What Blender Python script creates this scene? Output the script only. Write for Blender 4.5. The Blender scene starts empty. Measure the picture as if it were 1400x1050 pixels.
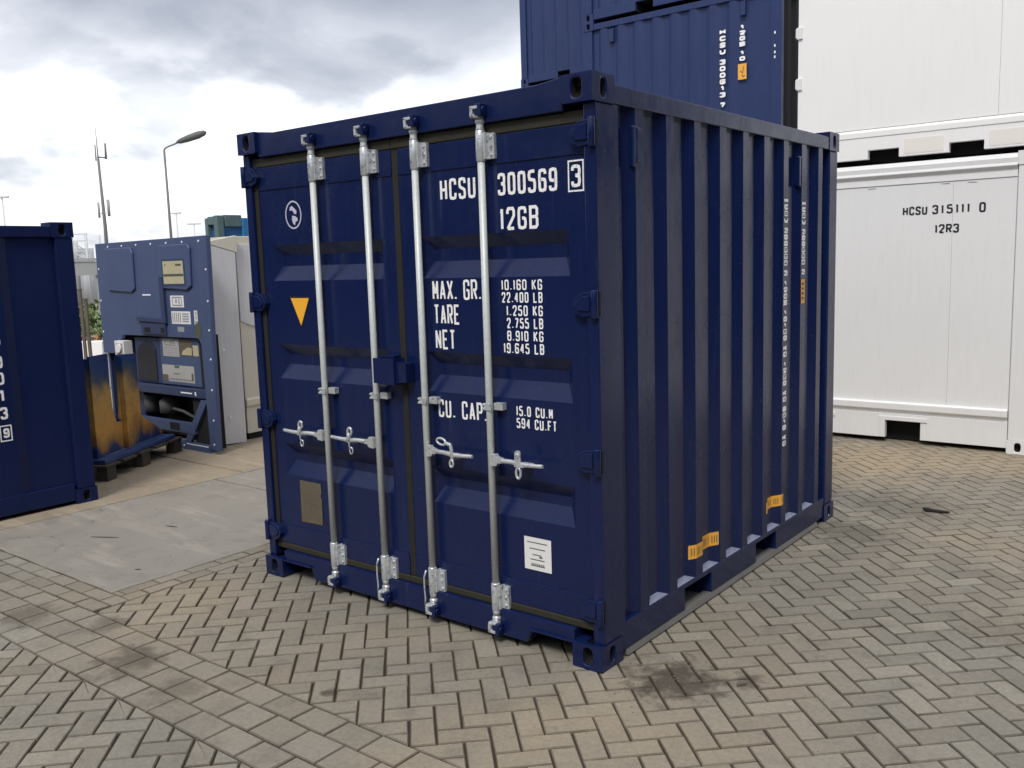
import bpy, math, random
from mathutils import Vector, Matrix
random.seed(7)
R = math.radians
sc = bpy.context.scene
col = sc.collection

# ------------------------------------------------------------------ camera
cam_d = bpy.data.cameras.new('camera'); cam = bpy.data.objects.new('camera', cam_d); col.objects.link(cam)
r_ = Vector((0.78477187, 0.61900628, -0.03105347))
u_ = Vector((-0.05897906, 0.12446179, 0.99046996))
f_ = Vector((-0.61697209, 0.77546147, -0.13418252))
m = Matrix.Identity(4)
for i in range(3):
    m[i][0] = r_[i]; m[i][1] = u_[i]; m[i][2] = -f_[i]
m[0][3], m[1][3], m[2][3] = 4.570323, -3.269035, 1.854195
cam.matrix_world = m
cam_d.sensor_width = 36; cam_d.lens = 1247.203 / 1400 * 36
cam_d.clip_start = 0.05; cam_d.clip_end = 3000
sc.camera = cam

# ------------------------------------------------------------------ world, sun, exposure
SUN_EL, SUN_AZ = 50, 160           # azimuth clockwise from +y
w = bpy.data.worlds.new('World'); sc.world = w; w.use_nodes = True
N = w.node_tree.nodes; Lk = w.node_tree.links
for n in list(N): N.remove(n)

def nd(nodes, t, **k):
    n = nodes.new(t)
    for a, b in k.items(): setattr(n, a, b)
    return n

def ramp(nodes, pts, interp='LINEAR'):
    n = nodes.new('ShaderNodeValToRGB'); n.color_ramp.interpolation = interp
    e = n.color_ramp.elements
    while len(e) < len(pts): e.new(0.5)
    for el, (p, c) in zip(e, pts):
        el.position = p; el.color = (*c, 1) if len(c) == 3 else c
    return n

def mathn(nodes, links, op, a, b=None, c=None, clamp=False):
    n = nodes.new('ShaderNodeMath'); n.operation = op; n.use_clamp = clamp
    for i, x in enumerate((a, b, c)):
        if x is None: continue
        if isinstance(x, (int, float)): n.inputs[i].default_value = x
        else: links.new(x, n.inputs[i])
    return n.outputs[0]

def mixc(nodes, links, fac, a, b, mode='MIX'):
    n = nodes.new('ShaderNodeMix'); n.data_type = 'RGBA'; n.blend_type = mode
    for i, x in ((0, fac), (6, a), (7, b)):
        if isinstance(x, (int, float)): n.inputs[i].default_value = x
        elif isinstance(x, tuple): n.inputs[i].default_value = (*x, 1)
        else: links.new(x, n.inputs[i])
    return n.outputs[2]

out = nd(N, 'ShaderNodeOutputWorld'); bg = nd(N, 'ShaderNodeBackground'); bg2 = nd(N, 'ShaderNodeBackground')
sky = nd(N, 'ShaderNodeTexSky', sky_type='NISHITA', sun_disc=False)
sky.sun_elevation = R(SUN_EL); sky.sun_rotation = R(SUN_AZ)
bg.inputs[1].default_value = 0.1; Lk.new(sky.outputs[0], bg.inputs[0])
tc = nd(N, 'ShaderNodeTexCoord'); sep = nd(N, 'ShaderNodeSeparateXYZ'); Lk.new(tc.outputs['Generated'], sep.inputs[0])
zc = mathn(N, Lk, 'MAXIMUM', sep.outputs[2], 0.0)
den = mathn(N, Lk, 'ADD', zc, 0.30)
cx = mathn(N, Lk, 'DIVIDE', sep.outputs[0], den); cy = mathn(N, Lk, 'DIVIDE', sep.outputs[1], den)
comb = nd(N, 'ShaderNodeCombineXYZ'); Lk.new(cx, comb.inputs[0]); Lk.new(cy, comb.inputs[1]); comb.inputs[2].default_value = 3.1
n1 = nd(N, 'ShaderNodeTexNoise'); n1.inputs['Scale'].default_value = 2.1; n1.inputs['Detail'].default_value = 6; n1.inputs['Roughness'].default_value = 0.5; n1.inputs['Distortion'].default_value = 0.25
Lk.new(comb.outputs[0], n1.inputs['Vector'])
n2 = nd(N, 'ShaderNodeTexNoise'); n2.inputs['Scale'].default_value = 0.8; n2.inputs['Detail'].default_value = 3
Lk.new(comb.outputs[0], n2.inputs['Vector'])
# cover: thick grey deck above ~14 degrees, broken bright cumulus near the horizon
el = ramp(N, [(0.0, (0.0,)*3), (0.10, (0.02,)*3), (0.17, (0.16,)*3), (0.27, (0.44,)*3), (0.5, (0.60,)*3), (1.0, (0.22,)*3)]); Lk.new(zc, el.inputs[0])
cov = mathn(N, Lk, 'ADD', mathn(N, Lk, 'MULTIPLY', n1.outputs[0], 0.95), mathn(N, Lk, 'MULTIPLY', n2.outputs[0], 0.45))
cov = mathn(N, Lk, 'ADD', cov, el.outputs[0])
# small grey cumulus low over the horizon
n3 = nd(N, 'ShaderNodeTexNoise'); n3.inputs['Scale'].default_value = 5.5; n3.inputs['Detail'].default_value = 5; n3.inputs['Roughness'].default_value = 0.5
mpg = nd(N, 'ShaderNodeMapping'); mpg.inputs['Scale'].default_value = (1, 1, 2.2); mpg.inputs['Location'].default_value = (0.35, 0.1, 0.0); Lk.new(tc.outputs['Generated'], mpg.inputs['Vector']); Lk.new(mpg.outputs[0], n3.inputs['Vector'])
band = ramp(N, [(0.0, (0.0,)*3), (0.05, (1.0,)*3), (0.17, (1.0,)*3), (0.26, (0.0,)*3)]); Lk.new(zc, band.inputs[0])
puff = ramp(N, [(0.50, (0.0,)*3), (0.60, (1.0,)*3)], 'EASE'); Lk.new(n3.outputs[0], puff.inputs[0])
cov = mathn(N, Lk, 'ADD', cov, mathn(N, Lk, 'MULTIPLY', mathn(N, Lk, 'MULTIPLY', band.outputs[0], puff.outputs[0]), 0.20))
# the cloud deck thins towards the hidden sun
dt = nd(N, 'ShaderNodeVectorMath', operation='DOT_PRODUCT'); Lk.new(tc.outputs['Generated'], dt.inputs[0])
dt.inputs[1].default_value = (math.sin(R(SUN_AZ))*math.cos(R(SUN_EL)), math.cos(R(SUN_AZ))*math.cos(R(SUN_EL)), math.sin(R(SUN_EL)))
cov = mathn(N, Lk, 'SUBTRACT', cov, mathn(N, Lk, 'MULTIPLY', mathn(N, Lk, 'MAXIMUM', dt.outputs['Value'], 0.0), 0.35))
cl = ramp(N, [(0.0, (0.98, 0.98, 0.97)), (0.40, (0.80, 0.80, 0.81)), (0.52, (0.58, 0.595, 0.625)), (0.68, (0.41, 0.425, 0.465)), (0.85, (0.28, 0.295, 0.34)), (1.0, (0.18, 0.195, 0.24))], 'LINEAR')
mp = nd(N, 'ShaderNodeMapRange'); mp.inputs[1].default_value = 0.35; mp.inputs[2].default_value = 1.25
Lk.new(cov, mp.inputs[0]); Lk.new(mp.outputs[0], cl.inputs[0])
Lk.new(cl.outputs[0], bg2.inputs[0]); bg2.inputs[1].default_value = 0.97
mx = nd(N, 'ShaderNodeMixShader'); mx.inputs[0].default_value = 0.93
Lk.new(bg.outputs[0], mx.inputs[1]); Lk.new(bg2.outputs[0], mx.inputs[2]); Lk.new(mx.outputs[0], out.inputs[0])

sd = bpy.data.lights.new('sun', 'SUN'); sd.energy = 1.15; sd.angle = R(16); sd.color = (1, 0.95, 0.87)
so = bpy.data.objects.new('sun', sd); col.objects.link(so)
az = R(SUN_AZ); e_ = R(SUN_EL)
so.rotation_euler = Vector((math.sin(az)*math.cos(e_), math.cos(az)*math.cos(e_), math.sin(e_))).to_track_quat('Z', 'Y').to_euler()
sc.view_settings.view_transform = 'Standard'; sc.view_settings.look = 'None'
sc.view_settings.exposure = 0.88; sc.view_settings.gamma = 1
sc.render.engine = 'CYCLES'
sc.render.resolution_x = 1024; sc.render.resolution_y = 768

# ------------------------------------------------------------------ materials
def newmat(name):
    mt = bpy.data.materials.new(name); mt.use_nodes = True
    nt = mt.node_tree; b = nt.nodes['Principled BSDF']
    return mt, nt.nodes, nt.links, b

def objco(nodes): return nd(nodes, 'ShaderNodeTexCoord').outputs['Object']
def geopos(nodes): return nd(nodes, 'ShaderNodeNewGeometry').outputs['Position']

def noise(nodes, links, vec, scale, detail=3, rough=0.5, dist=0.0):
    n = nodes.new('ShaderNodeTexNoise'); n.inputs['Scale'].default_value = scale
    n.inputs['Detail'].default_value = detail; n.inputs['Roughness'].default_value = rough; n.inputs['Distortion'].default_value = dist
    if vec is not None: links.new(vec, n.inputs['Vector'])
    return n.outputs[0]

def scaled(nodes, links, vec, s):
    n = nodes.new('ShaderNodeMapping'); n.inputs['Scale'].default_value = s; links.new(vec, n.inputs['Vector']); return n.outputs[0]

def bump(nodes, links, h, strength, dist, b):
    n = nodes.new('ShaderNodeBump'); n.inputs['Strength'].default_value = strength; n.inputs['Distance'].default_value = dist
    links.new(h, n.inputs['Height']); links.new(n.outputs[0], b.inputs['Normal'])

def paint(name, c, rough=0.38, var=0.12, dirt=0.15, dirtc=(0.2, 0.18, 0.15), wav=0.15, spec=0.5, metallic=0.0, chips=0):
    """sprayed steel paint: faint tone variation, dust streaks, slightly wavy sheet"""
    mt, n, l, b = newmat(name)
    p = geopos(n)
    a = noise(n, l, p, 1.7, 4, 0.6)
    st = noise(n, l, scaled(n, l, p, (9, 9, 0.8)), 3.0, 4, 0.6)
    lo = tuple(x*(1-var) for x in c); hi = tuple(min(1, x*(1+var)) for x in c)
    base = mixc(n, l, a, lo, hi)
    fm = mathn(n, l, 'MULTIPLY', mathn(n, l, 'SUBTRACT', st, 0.5, clamp=True), dirt*2.2, clamp=True)
    base = mixc(n, l, fm, base, dirtc)
    if chips:
        ch = noise(n, l, p, 34, 5, 0.62); big = noise(n, l, p, 2.3, 2, 0.5)
        r_ = ramp(n, [(0.735, (0, 0, 0)), (0.765, (1, 1, 1))]); l.new(mathn(n, l, 'MULTIPLY_ADD', big, 0.16, mathn(n, l, 'SUBTRACT', ch, 0.06)), r_.inputs[0])
        base = mixc(n, l, r_.outputs[0], base, (0.09, 0.085, 0.10))
        sm = noise(n, l, scaled(n, l, p, (7, 7, 0.55)), 2.2, 5, 0.7); r2 = ramp(n, [(0.62, (0, 0, 0)), (0.76, (1, 1, 1))]); l.new(sm, r2.inputs[0])
        base = mixc(n, l, mathn(n, l, 'MULTIPLY', r2.outputs[0], 0.35), base, (0.06, 0.075, 0.15))
    l.new(base, b.inputs['Base Color'])
    rr = mathn(n, l, 'MULTIPLY_ADD', noise(n, l, p, 6, 5, 0.6), 0.24, rough-0.12)
    l.new(rr, b.inputs['Roughness'])
    b.inputs['Specular IOR Level'].default_value = spec; b.inputs['Metallic'].default_value = metallic
    bump(n, l, noise(n, l, p, 5, 3, 0.55), wav, 0.01, b)
    return mt

def simple(name, c, rough=0.6, metallic=0.0, var=0.1, scale=8, bmp=0.0):
    mt, n, l, b = newmat(name)
    p = geopos(n)
    a = noise(n, l, p, scale, 4, 0.6)
    l.new(mixc(n, l, a, tuple(x*(1-var) for x in c), tuple(min(1, x*(1+var)) for x in c)), b.inputs['Base Color'])
    b.inputs['Roughness'].default_value = rough; b.inputs['Metallic'].default_value = metallic
    if bmp: bump(n, l, noise(n, l, p, scale*6, 4, 0.6), bmp, 0.004, b)
    return mt

M = {}
M['navy'] = paint('navy_paint', (0.0052, 0.0132, 0.068), 0.25, 0.14, 0.12, (0.05, 0.06, 0.11), wav=0.22, spec=0.42, chips=1)
M['navy_far'] = paint('navy_paint_weathered', (0.024, 0.041, 0.125), 0.42, 0.12, 0.10, (0.14, 0.15, 0.18), spec=0.25)
M['navy_small'] = paint('navy_paint_deep', (0.008, 0.016, 0.072), 0.36, 0.10, 0.06, (0.08, 0.09, 0.12), spec=0.2)
M['unit_blue'] = paint('unit_blue_paint', (0.060, 0.090, 0.195), 0.5, 0.14, 0.25, (0.16, 0.17, 0.19))
M['unit_dark'] = paint('unit_dark_blue_paint', (0.028, 0.045, 0.115), 0.5, 0.14, 0.25, (0.10, 0.10, 0.11))
M['black'] = simple('near_black', (0.006, 0.006, 0.008), 0.8)
M['cavity'] = simple('dark_cavity', (0.012, 0.011, 0.011), 0.9)
M['gasket'] = simple('olive_rubber_gasket', (0.026, 0.024, 0.014), 0.75, var=0.35, scale=14)
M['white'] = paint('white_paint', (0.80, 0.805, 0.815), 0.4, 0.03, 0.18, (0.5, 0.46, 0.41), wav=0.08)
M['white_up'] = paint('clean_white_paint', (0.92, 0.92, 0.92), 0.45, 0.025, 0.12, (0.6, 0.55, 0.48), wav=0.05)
M['cream'] = paint('cream_paint', (0.70, 0.66, 0.56), 0.5, 0.05, 0.12, (0.4, 0.36, 0.28), wav=0.08)
M['cream_rail'] = paint('warm_white_paint', (0.86, 0.835, 0.78), 0.45, 0.03, 0.05, (0.6, 0.5, 0.4), wav=0.05)
M['grey_sheet'] = paint('grey_sheet_metal', (0.68, 0.68, 0.69), 0.5, 0.08, 0.25, (0.3, 0.3, 0.29), wav=0.1)
M['letter'] = simple('white_lettering', (0.93, 0.93, 0.95), 0.5, var=0.05, scale=40)
def worn_letter():
    mt, n, l, b = newmat('worn_white_lettering'); p = geopos(n)
    a = noise(n, l, p, 75, 4, 0.7); c2 = noise(n, l, p, 9, 3, 0.6)
    r = ramp(n, [(0.60, (0.93, 0.93, 0.95)), (0.70, (0.35, 0.37, 0.46))]); l.new(mathn(n, l, 'MULTIPLY_ADD', c2, 0.22, mathn(n, l, 'SUBTRACT', a, 0.10)), r.inputs[0])
    l.new(r.outputs[0], b.inputs['Base Color']); b.inputs['Roughness'].default_value = 0.5; return mt
M['worn_letter'] = worn_letter()
M['letter_black'] = simple('black_lettering', (0.012, 0.012, 0.014), 0.6)
M['yellow'] = simple('yellow_label', (0.85, 0.42, 0.06), 0.5, var=0.12, scale=30)
M['amber'] = simple('amber_triangle', (0.95, 0.47, 0.04), 0.45, var=0.05, scale=30)
M['paper'] = simple('paper_label', (0.82, 0.82, 0.82), 0.6, var=0.04, scale=60)
M['cream_paper'] = simple('aged_paper_label', (0.50, 0.46, 0.30), 0.6, var=0.18, scale=14)
M['ink'] = simple('ink_grey', (0.12, 0.12, 0.14), 0.7)
M['ink_light'] = simple('ink_light_grey', (0.32, 0.33, 0.35), 0.7, var=0.3, scale=60)
M['gasket_dark'] = simple('dark_rubber_gasket', (0.014, 0.013, 0.010), 0.75, var=0.35, scale=14)
M['plate'] = simple('brown_data_plate', (0.125, 0.105, 0.072), 0.65, var=0.35, scale=45, bmp=0.2)
M['flange'] = simple('worn_grey_flange', (0.13, 0.128, 0.122), 0.7, var=0.3, scale=5)
M['lamp_grey'] = simple('lamp_grey', (0.10, 0.105, 0.10), 0.6)
M['pole_grey'] = simple('pole_grey', (0.16, 0.16, 0.165), 0.6)
M['timber'] = simple('dark_timber', (0.06, 0.05, 0.04), 0.85, var=0.3, scale=20)
M['teal_frame'] = simple('grey_green_frame', (0.10, 0.16, 0.17), 0.6, var=0.25, scale=6)
M['bright_blue'] = simple('bright_blue_paint', (0.03, 0.20, 0.46), 0.5, var=0.15)
M['mid_blue'] = simple('mid_blue_paint', (0.025, 0.10, 0.26), 0.5, var=0.15)
M['concrete_pale'] = simple('pale_concrete', (0.42, 0.42, 0.41), 0.85, var=0.15, scale=3)
M['far_grey'] = simple('distant_grey_steel', (0.30, 0.31, 0.32), 0.7, var=0.2, scale=0.6)
M['far_light'] = simple('distant_light_steel', (0.55, 0.57, 0.60), 0.7, var=0.15, scale=0.5)
M['rusty'] = simple('rusty_post', (0.13, 0.11, 0.09), 0.8, var=0.35, scale=7)
M['leaf'] = simple('shrub_green', (0.10, 0.16, 0.035), 0.6, var=0.5, scale=6)
M['leaf_dry'] = simple('shrub_autumn', (0.30, 0.13, 0.05), 0.7, var=0.5, scale=6)
M['olive_smear'] = simple('olive_smear', (0.085, 0.095, 0.07), 0.7, var=0.3, scale=18)
M['green_print'] = simple('green_print', (0.06, 0.16, 0.06), 0.6)

def galv():
    mt, n, l, b = newmat('galvanised_steel')
    p = geopos(n)
    a = noise(n, l, p, 60, 4, 0.6); c2 = noise(n, l, p, 4, 3, 0.6)
    c = mixc(n, l, a, (0.42, 0.455, 0.455), (0.74, 0.78, 0.78))
    c = mixc(n, l, mathn(n, l, 'MULTIPLY', c2, 0.35), c, (0.50, 0.55, 0.51))
    l.new(c, b.inputs['Base Color']); b.inputs['Metallic'].default_value = 0.12
    l.new(mathn(n, l, 'MULTIPLY_ADD', a, 0.25, 0.32), b.inputs['Roughness'])
    bump(n, l, a, 0.25, 0.003, b); return mt
M['galv'] = galv()
def galv2():
    mt, n, l, b = newmat('bright_cast_steel')
    p = geopos(n); a = noise(n, l, p, 55, 4, 0.6)
    c = ramp(n, [(0.30, (0.14, 0.15, 0.16)), (0.42, (0.58, 0.61, 0.64)), (1, (0.80, 0.82, 0.85))]); l.new(a, c.inputs[0])
    l.new(c.outputs[0], b.inputs['Base Color']); b.inputs['Metallic'].default_value = 0.45; b.inputs['Roughness'].default_value = 0.30
    bump(n, l, a, 0.2, 0.003, b); return mt
M['cast'] = galv2()

def spray():
    """steel bracket sprayed blue at the top over ochre primer (the overspray edge is ragged)"""
    mt, n, l, b = newmat('blue_over_ochre_paint')
    p = geopos(n); s = nd(n, 'ShaderNodeSeparateXYZ'); l.new(p, s.inputs[0])
    nz = noise(n, l, scaled(n, l, p, (1.6, 1.6, 1.0)), 3, 4, 0.55)
    h = mathn(n, l, 'ADD', s.outputs[2], mathn(n, l, 'MULTIPLY', mathn(n, l, 'SUBTRACT', nz, 0.5), 0.5))
    rp = ramp(n, [(0.0, (0.012, 0.035, 0.14)), (0.06, (0.012, 0.035, 0.14)), (0.13, (0.27, 0.14, 0.045)), (0.3, (0.56, 0.29, 0.065)), (0.60, (0.46, 0.28, 0.085)), (0.76, (0.05, 0.07, 0.10)), (0.86, (0.008, 0.045, 0.17)), (1, (0.006, 0.03, 0.15))])
    mpn = nd(n, 'ShaderNodeMapRange'); mpn.inputs[1].default_value = 0.15; mpn.inputs[2].default_value = 1.15
    l.new(h, mpn.inputs[0]); l.new(mpn.outputs[0], rp.inputs[0])
    g = noise(n, l, p, 9, 5, 0.65)
    c = mixc(n, l, mathn(n, l, 'MULTIPLY', mathn(n, l, 'SUBTRACT', g, 0.5, clamp=True), 1.6, clamp=True), rp.outputs[0], (0.05, 0.045, 0.04))
    l.new(c, b.inputs['Base Color']); b.inputs['Roughness'].default_value = 0.55; return mt
M['spray'] = spray()

def blob(n, l, p, x, y, r, seed):
    """ragged stain mask round (x, y)"""
    s = nd(n, 'ShaderNodeVectorMath', operation='SUBTRACT'); l.new(p, s.inputs[0]); s.inputs[1].default_value = (x, y, 0)
    mu = nd(n, 'ShaderNodeVectorMath', operation='MULTIPLY'); l.new(s.outputs[0], mu.inputs[0]); mu.inputs[1].default_value = (1, 1, 0)
    ln = nd(n, 'ShaderNodeVectorMath', operation='LENGTH'); l.new(mu.outputs[0], ln.inputs[0])
    nz = noise(n, l, scaled(n, l, p, (1, 1, 1)), 7+seed, 4, 0.65)
    d = mathn(n, l, 'ADD', ln.outputs['Value'], mathn(n, l, 'MULTIPLY', mathn(n, l, 'SUBTRACT', nz, 0.5), r*2.2))
    mr = nd(n, 'ShaderNodeMapRange'); mr.interpolation_type = 'SMOOTHSTEP'
    mr.inputs[1].default_value = r; mr.inputs[2].default_value = r*0.25; l.new(d, mr.inputs[0]); return mr.outputs[0]

def paver_mat():
    mt, n, l, b = newmat('concrete_pavers')
    p = geopos(n)
    at = nd(n, 'ShaderNodeAttribute', attribute_name='tone')
    rp = ramp(n, [(0, (0.185, 0.170, 0.143)), (0.35, (0.210, 0.194, 0.165)), (0.7, (0.230, 0.213, 0.182)), (1, (0.262, 0.243, 0.206))])
    l.new(at.outputs['Fac'], rp.inputs[0])
    big = noise(n, l, p, 0.55, 4, 0.6); mid = noise(n, l, p, 5, 5, 0.65); fine = noise(n, l, p, 190, 3, 0.7); g2 = noise(n, l, p, 42, 4, 0.7)
    c = mixc(n, l, mathn(n, l, 'MULTIPLY', mathn(n, l, 'SUBTRACT', big, 0.46, clamp=True), 3.2, clamp=True), rp.outputs[0], (0.29, 0.242, 0.175))
    c = mixc(n, l, mathn(n, l, 'MULTIPLY', mathn(n, l, 'SUBTRACT', mid, 0.52, clamp=True), 2.6, clamp=True), c, (0.135, 0.122, 0.105))
    mul = mathn(n, l, 'ADD', mathn(n, l, 'MULTIPLY', fine, 0.7), mathn(n, l, 'MULTIPLY', g2, 0.70))
    mul = mathn(n, l, 'ADD', mul, 0.31)
    cc = nd(n, 'ShaderNodeCombineColor'); [l.new(mul, cc.inputs[i]) for i in range(3)]
    c = mixc(n, l, 1.0, c, cc.outputs[0], 'MULTIPLY')
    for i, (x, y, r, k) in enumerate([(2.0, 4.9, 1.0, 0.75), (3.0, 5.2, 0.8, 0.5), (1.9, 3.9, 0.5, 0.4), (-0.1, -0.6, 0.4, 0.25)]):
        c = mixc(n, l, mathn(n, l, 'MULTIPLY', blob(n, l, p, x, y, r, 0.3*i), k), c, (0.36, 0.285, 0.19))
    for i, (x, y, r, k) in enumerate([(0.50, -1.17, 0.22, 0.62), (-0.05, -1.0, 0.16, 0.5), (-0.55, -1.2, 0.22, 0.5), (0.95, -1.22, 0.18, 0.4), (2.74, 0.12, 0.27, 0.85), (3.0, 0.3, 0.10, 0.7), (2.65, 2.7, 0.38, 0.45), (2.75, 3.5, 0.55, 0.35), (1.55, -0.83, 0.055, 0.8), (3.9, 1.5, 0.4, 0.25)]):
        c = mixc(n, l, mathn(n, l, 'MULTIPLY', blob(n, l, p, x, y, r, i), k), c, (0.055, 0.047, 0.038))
    ae = nd(n, 'ShaderNodeAttribute', attribute_name='edge')
    c = mixc(n, l, mathn(n, l, 'MULTIPLY', ae.outputs['Fac'], mathn(n, l, 'MULTIPLY_ADD', noise(n, l, p, 3.5, 3, 0.6), 0.9, 0.02, clamp=True)), c, (0.055, 0.045, 0.033))
    l.new(c, b.inputs['Base Color']); b.inputs['Roughness'].default_value = 0.82; b.inputs['Specular IOR Level'].default_value = 0.3
    hb = mathn(n, l, 'ADD', mathn(n, l, 'MULTIPLY', fine, 0.4), g2)
    bump(n, l, hb, 0.55, 0.004, b); return mt
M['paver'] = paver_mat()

def concrete_mat(name, c0, c1, cd, cracks=True):
    mt, n, l, b = newmat(name)
    p = geopos(n)
    a = noise(n, l, p, 1.1, 5, 0.6, 0.6); m2 = noise(n, l, p, 4.5, 6, 0.7, 0.4); fi = noise(n, l, p, 120, 3, 0.7)
    st = noise(n, l, scaled(n, l, p, (0.5, 3.0, 1)), 2.0, 5, 0.65, 0.5)
    c = mixc(n, l, a, c0, c1)
    c = mixc(n, l, mathn(n, l, 'MULTIPLY', mathn(n, l, 'SUBTRACT', m2, 0.5, clamp=True), 1.8, clamp=True), c, cd)
    c = mixc(n, l, mathn(n, l, 'MULTIPLY', mathn(n, l, 'SUBTRACT', st, 0.53, clamp=True), 3.0, clamp=True), c, tuple(x*1.35 for x in c1))
    vo = nd(n, 'ShaderNodeTexVoronoi', feature='DISTANCE_TO_EDGE'); vo.inputs['Scale'].default_value = 0.55
    dv = nd(n, 'ShaderNodeVectorMath', operation='ADD'); l.new(p, dv.inputs[0]); nv = n.new('ShaderNodeTexNoise'); nv.inputs['Scale'].default_value = 2.5; nv.inputs['Detail'].default_value = 5; l.new(p, nv.inputs['Vector'])
    sc_ = nd(n, 'ShaderNodeVectorMath', operation='SCALE'); l.new(nv.outputs['Color'], sc_.inputs[0]); sc_.inputs['Scale'].default_value = 0.5; l.new(sc_.outputs[0], dv.inputs[1]); l.new(dv.outputs[0], vo.inputs['Vector'])
    cr = ramp(n, [(0.0, (1, 1, 1)), (0.006, (0, 0, 0))]); l.new(vo.outputs['Distance'], cr.inputs[0])
    gate = mathn(n, l, 'MULTIPLY', cr.outputs[0], mathn(n, l, 'MULTIPLY', mathn(n, l, 'SUBTRACT', m2, 0.45, clamp=True), 4.0, clamp=True))
    c = mixc(n, l, mathn(n, l, 'MULTIPLY', gate, 0.7), c, (0.05, 0.045, 0.038))
    sp = noise(n, l, p, 13, 4, 0.6); sr = ramp(n, [(0.66, (0, 0, 0)), (0.72, (1, 1, 1))]); l.new(sp, sr.inputs[0])
    c = mixc(n, l, mathn(n, l, 'MULTIPLY', sr.outputs[0], 0.45), c, cd)
    mul = mathn(n, l, 'MULTIPLY_ADD', fi, 0.36, 0.82)
    cc = nd(n, 'ShaderNodeCombineColor'); [l.new(mul, cc.inputs[i]) for i in range(3)]
    c = mixc(n, l, 1.0, c, cc.outputs[0], 'MULTIPLY')
    l.new(c, b.inputs['Base Color']); b.inputs['Roughness'].default_value = 0.8; b.inputs['Specular IOR Level'].default_value = 0.3
    bump(n, l, mathn(n, l, 'ADD', m2, mathn(n, l, 'MULTIPLY', fi, 0.3)), 0.3, 0.006, b); return mt
M['slab'] = concrete_mat('grey_concrete_slab', (0.215, 0.198, 0.175), (0.30, 0.278, 0.248), (0.15, 0.136, 0.118))
M['slab_tan'] = concrete_mat('sandy_concrete_slab', (0.25, 0.205, 0.15), (0.34, 0.285, 0.215), (0.16, 0.135, 0.105))
M['sand'] = concrete_mat('dark_joint_sand', (0.035, 0.027, 0.018), (0.06, 0.046, 0.032), (0.03, 0.022, 0.016))
M['yard'] = concrete_mat('yard_ground', (0.20, 0.185, 0.16), (0.26, 0.24, 0.21), (0.15, 0.14, 0.12))

# ------------------------------------------------------------------ mesh helpers
class MB:
    def __init__(s): s.v = []; s.f = []; s.mi = []; s.k = 0; s.sm = []
    def mat(s, k): s.k = k; return s
    def face(s, idx, smooth=False): s.f.append(idx); s.mi.append(s.k); s.sm.append(smooth)
    def add(s, vs, fs, smooth=False):
        o = len(s.v); s.v += [tuple(v) for v in vs]
        for f in fs: s.face([o+i for i in f], smooth)
        return s
    def box(s, x0, x1, y0, y1, z0, z1):
        return s.add([(x0,y0,z0),(x1,y0,z0),(x1,y1,z0),(x0,y1,z0),(x0,y0,z1),(x1,y0,z1),(x1,y1,z1),(x0,y1,z1)],
                     [(0,3,2,1),(4,5,6,7),(0,1,5,4),(1,2,6,5),(2,3,7,6),(3,0,4,7)])
    def prism(s, poly, axis, a, b):
        """poly: 2D points; axis 'x' (y,z), 'y' (x,z), 'z' (x,y)"""
        def P(p, t): return {'x': (t, p[0], p[1]), 'y': (p[0], t, p[1]), 'z': (p[0], p[1], t)}[axis]
        n = len(poly); vs = [P(p, a) for p in poly] + [P(p, b) for p in poly]
        fs = [list(range(n))[::-1], [n+i for i in range(n)]] + [[i, (i+1) % n, n+(i+1) % n, n+i] for i in range(n)]
        return s.add(vs, fs)
    def tube(s, pts, r, n=12, caps=True, closed=False, smooth=True):
        pts = [Vector(p) for p in pts]; rs = r if isinstance(r, (list, tuple)) else [r]*len(pts)
        o = len(s.v); m_ = len(pts); up = None
        for i, p in enumerate(pts):
            a = pts[(i-1) % m_] if (closed or i > 0) else p; c = pts[(i+1) % m_] if (closed or i < m_-1) else p
            d = (c-a).normalized()
            if up is None: up = Vector((0,0,1)) if abs(d.z) < 0.9 else Vector((1,0,0))
            x = d.cross(up).normalized(); up = x.cross(d).normalized()
            for k in range(n):
                t = 2*math.pi*k/n; s.v.append(tuple(p + (x*math.cos(t)+up*math.sin(t))*rs[i]))
        for i in range(m_ if closed else m_-1):
            j = (i+1) % m_
            for k in range(n): s.face([o+i*n+k, o+i*n+(k+1) % n, o+j*n+(k+1) % n, o+j*n+k], smooth)
        if caps and not closed:
            s.face([o+k for k in range(n)][::-1]); s.face([o+(m_-1)*n+k for k in range(n)])
        return s
    def build(s, name, mats, parent=None, bevel=0, loc=None, seg=2, wn=False):
        me = bpy.data.meshes.new(name); me.from_pydata(s.v, [], s.f)
        for mt in (mats if isinstance(mats, (list, tuple)) else [mats]): me.materials.append(M[mt] if isinstance(mt, str) else mt)
        me.polygons.foreach_set('material_index', s.mi); me.polygons.foreach_set('use_smooth', s.sm); me.update()
        o = bpy.data.objects.new(name, me); col.objects.link(o)
        if parent is not None: o.parent = parent
        if loc: o.location = loc
        if bevel:
            bv = o.modifiers.new('bevel', 'BEVEL'); bv.width = bevel; bv.segments = seg; bv.limit_method = 'ANGLE'; bv.angle_limit = R(40)
        return o

def tag(o, label=None, cat=None, group=None, kind=None):
    if label: o['label'] = label
    if cat: o['category'] = cat
    if group: o['group'] = group
    if kind: o['kind'] = kind
    return o
def thing(name, loc, label, cat, group=None, rz=0):
    o = bpy.data.objects.new(name, None); o.empty_display_size = 0.2; col.objects.link(o)
    o.location = loc; o.rotation_euler = (0, 0, rz); return tag(o, label, cat, group)
def copy_tree(o, parent=None):
    c = o.copy(); col.objects.link(c); c.parent = parent
    for ch in [q for q in col.objects if q.parent == o]: copy_tree(ch, c)
    return c

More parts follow.
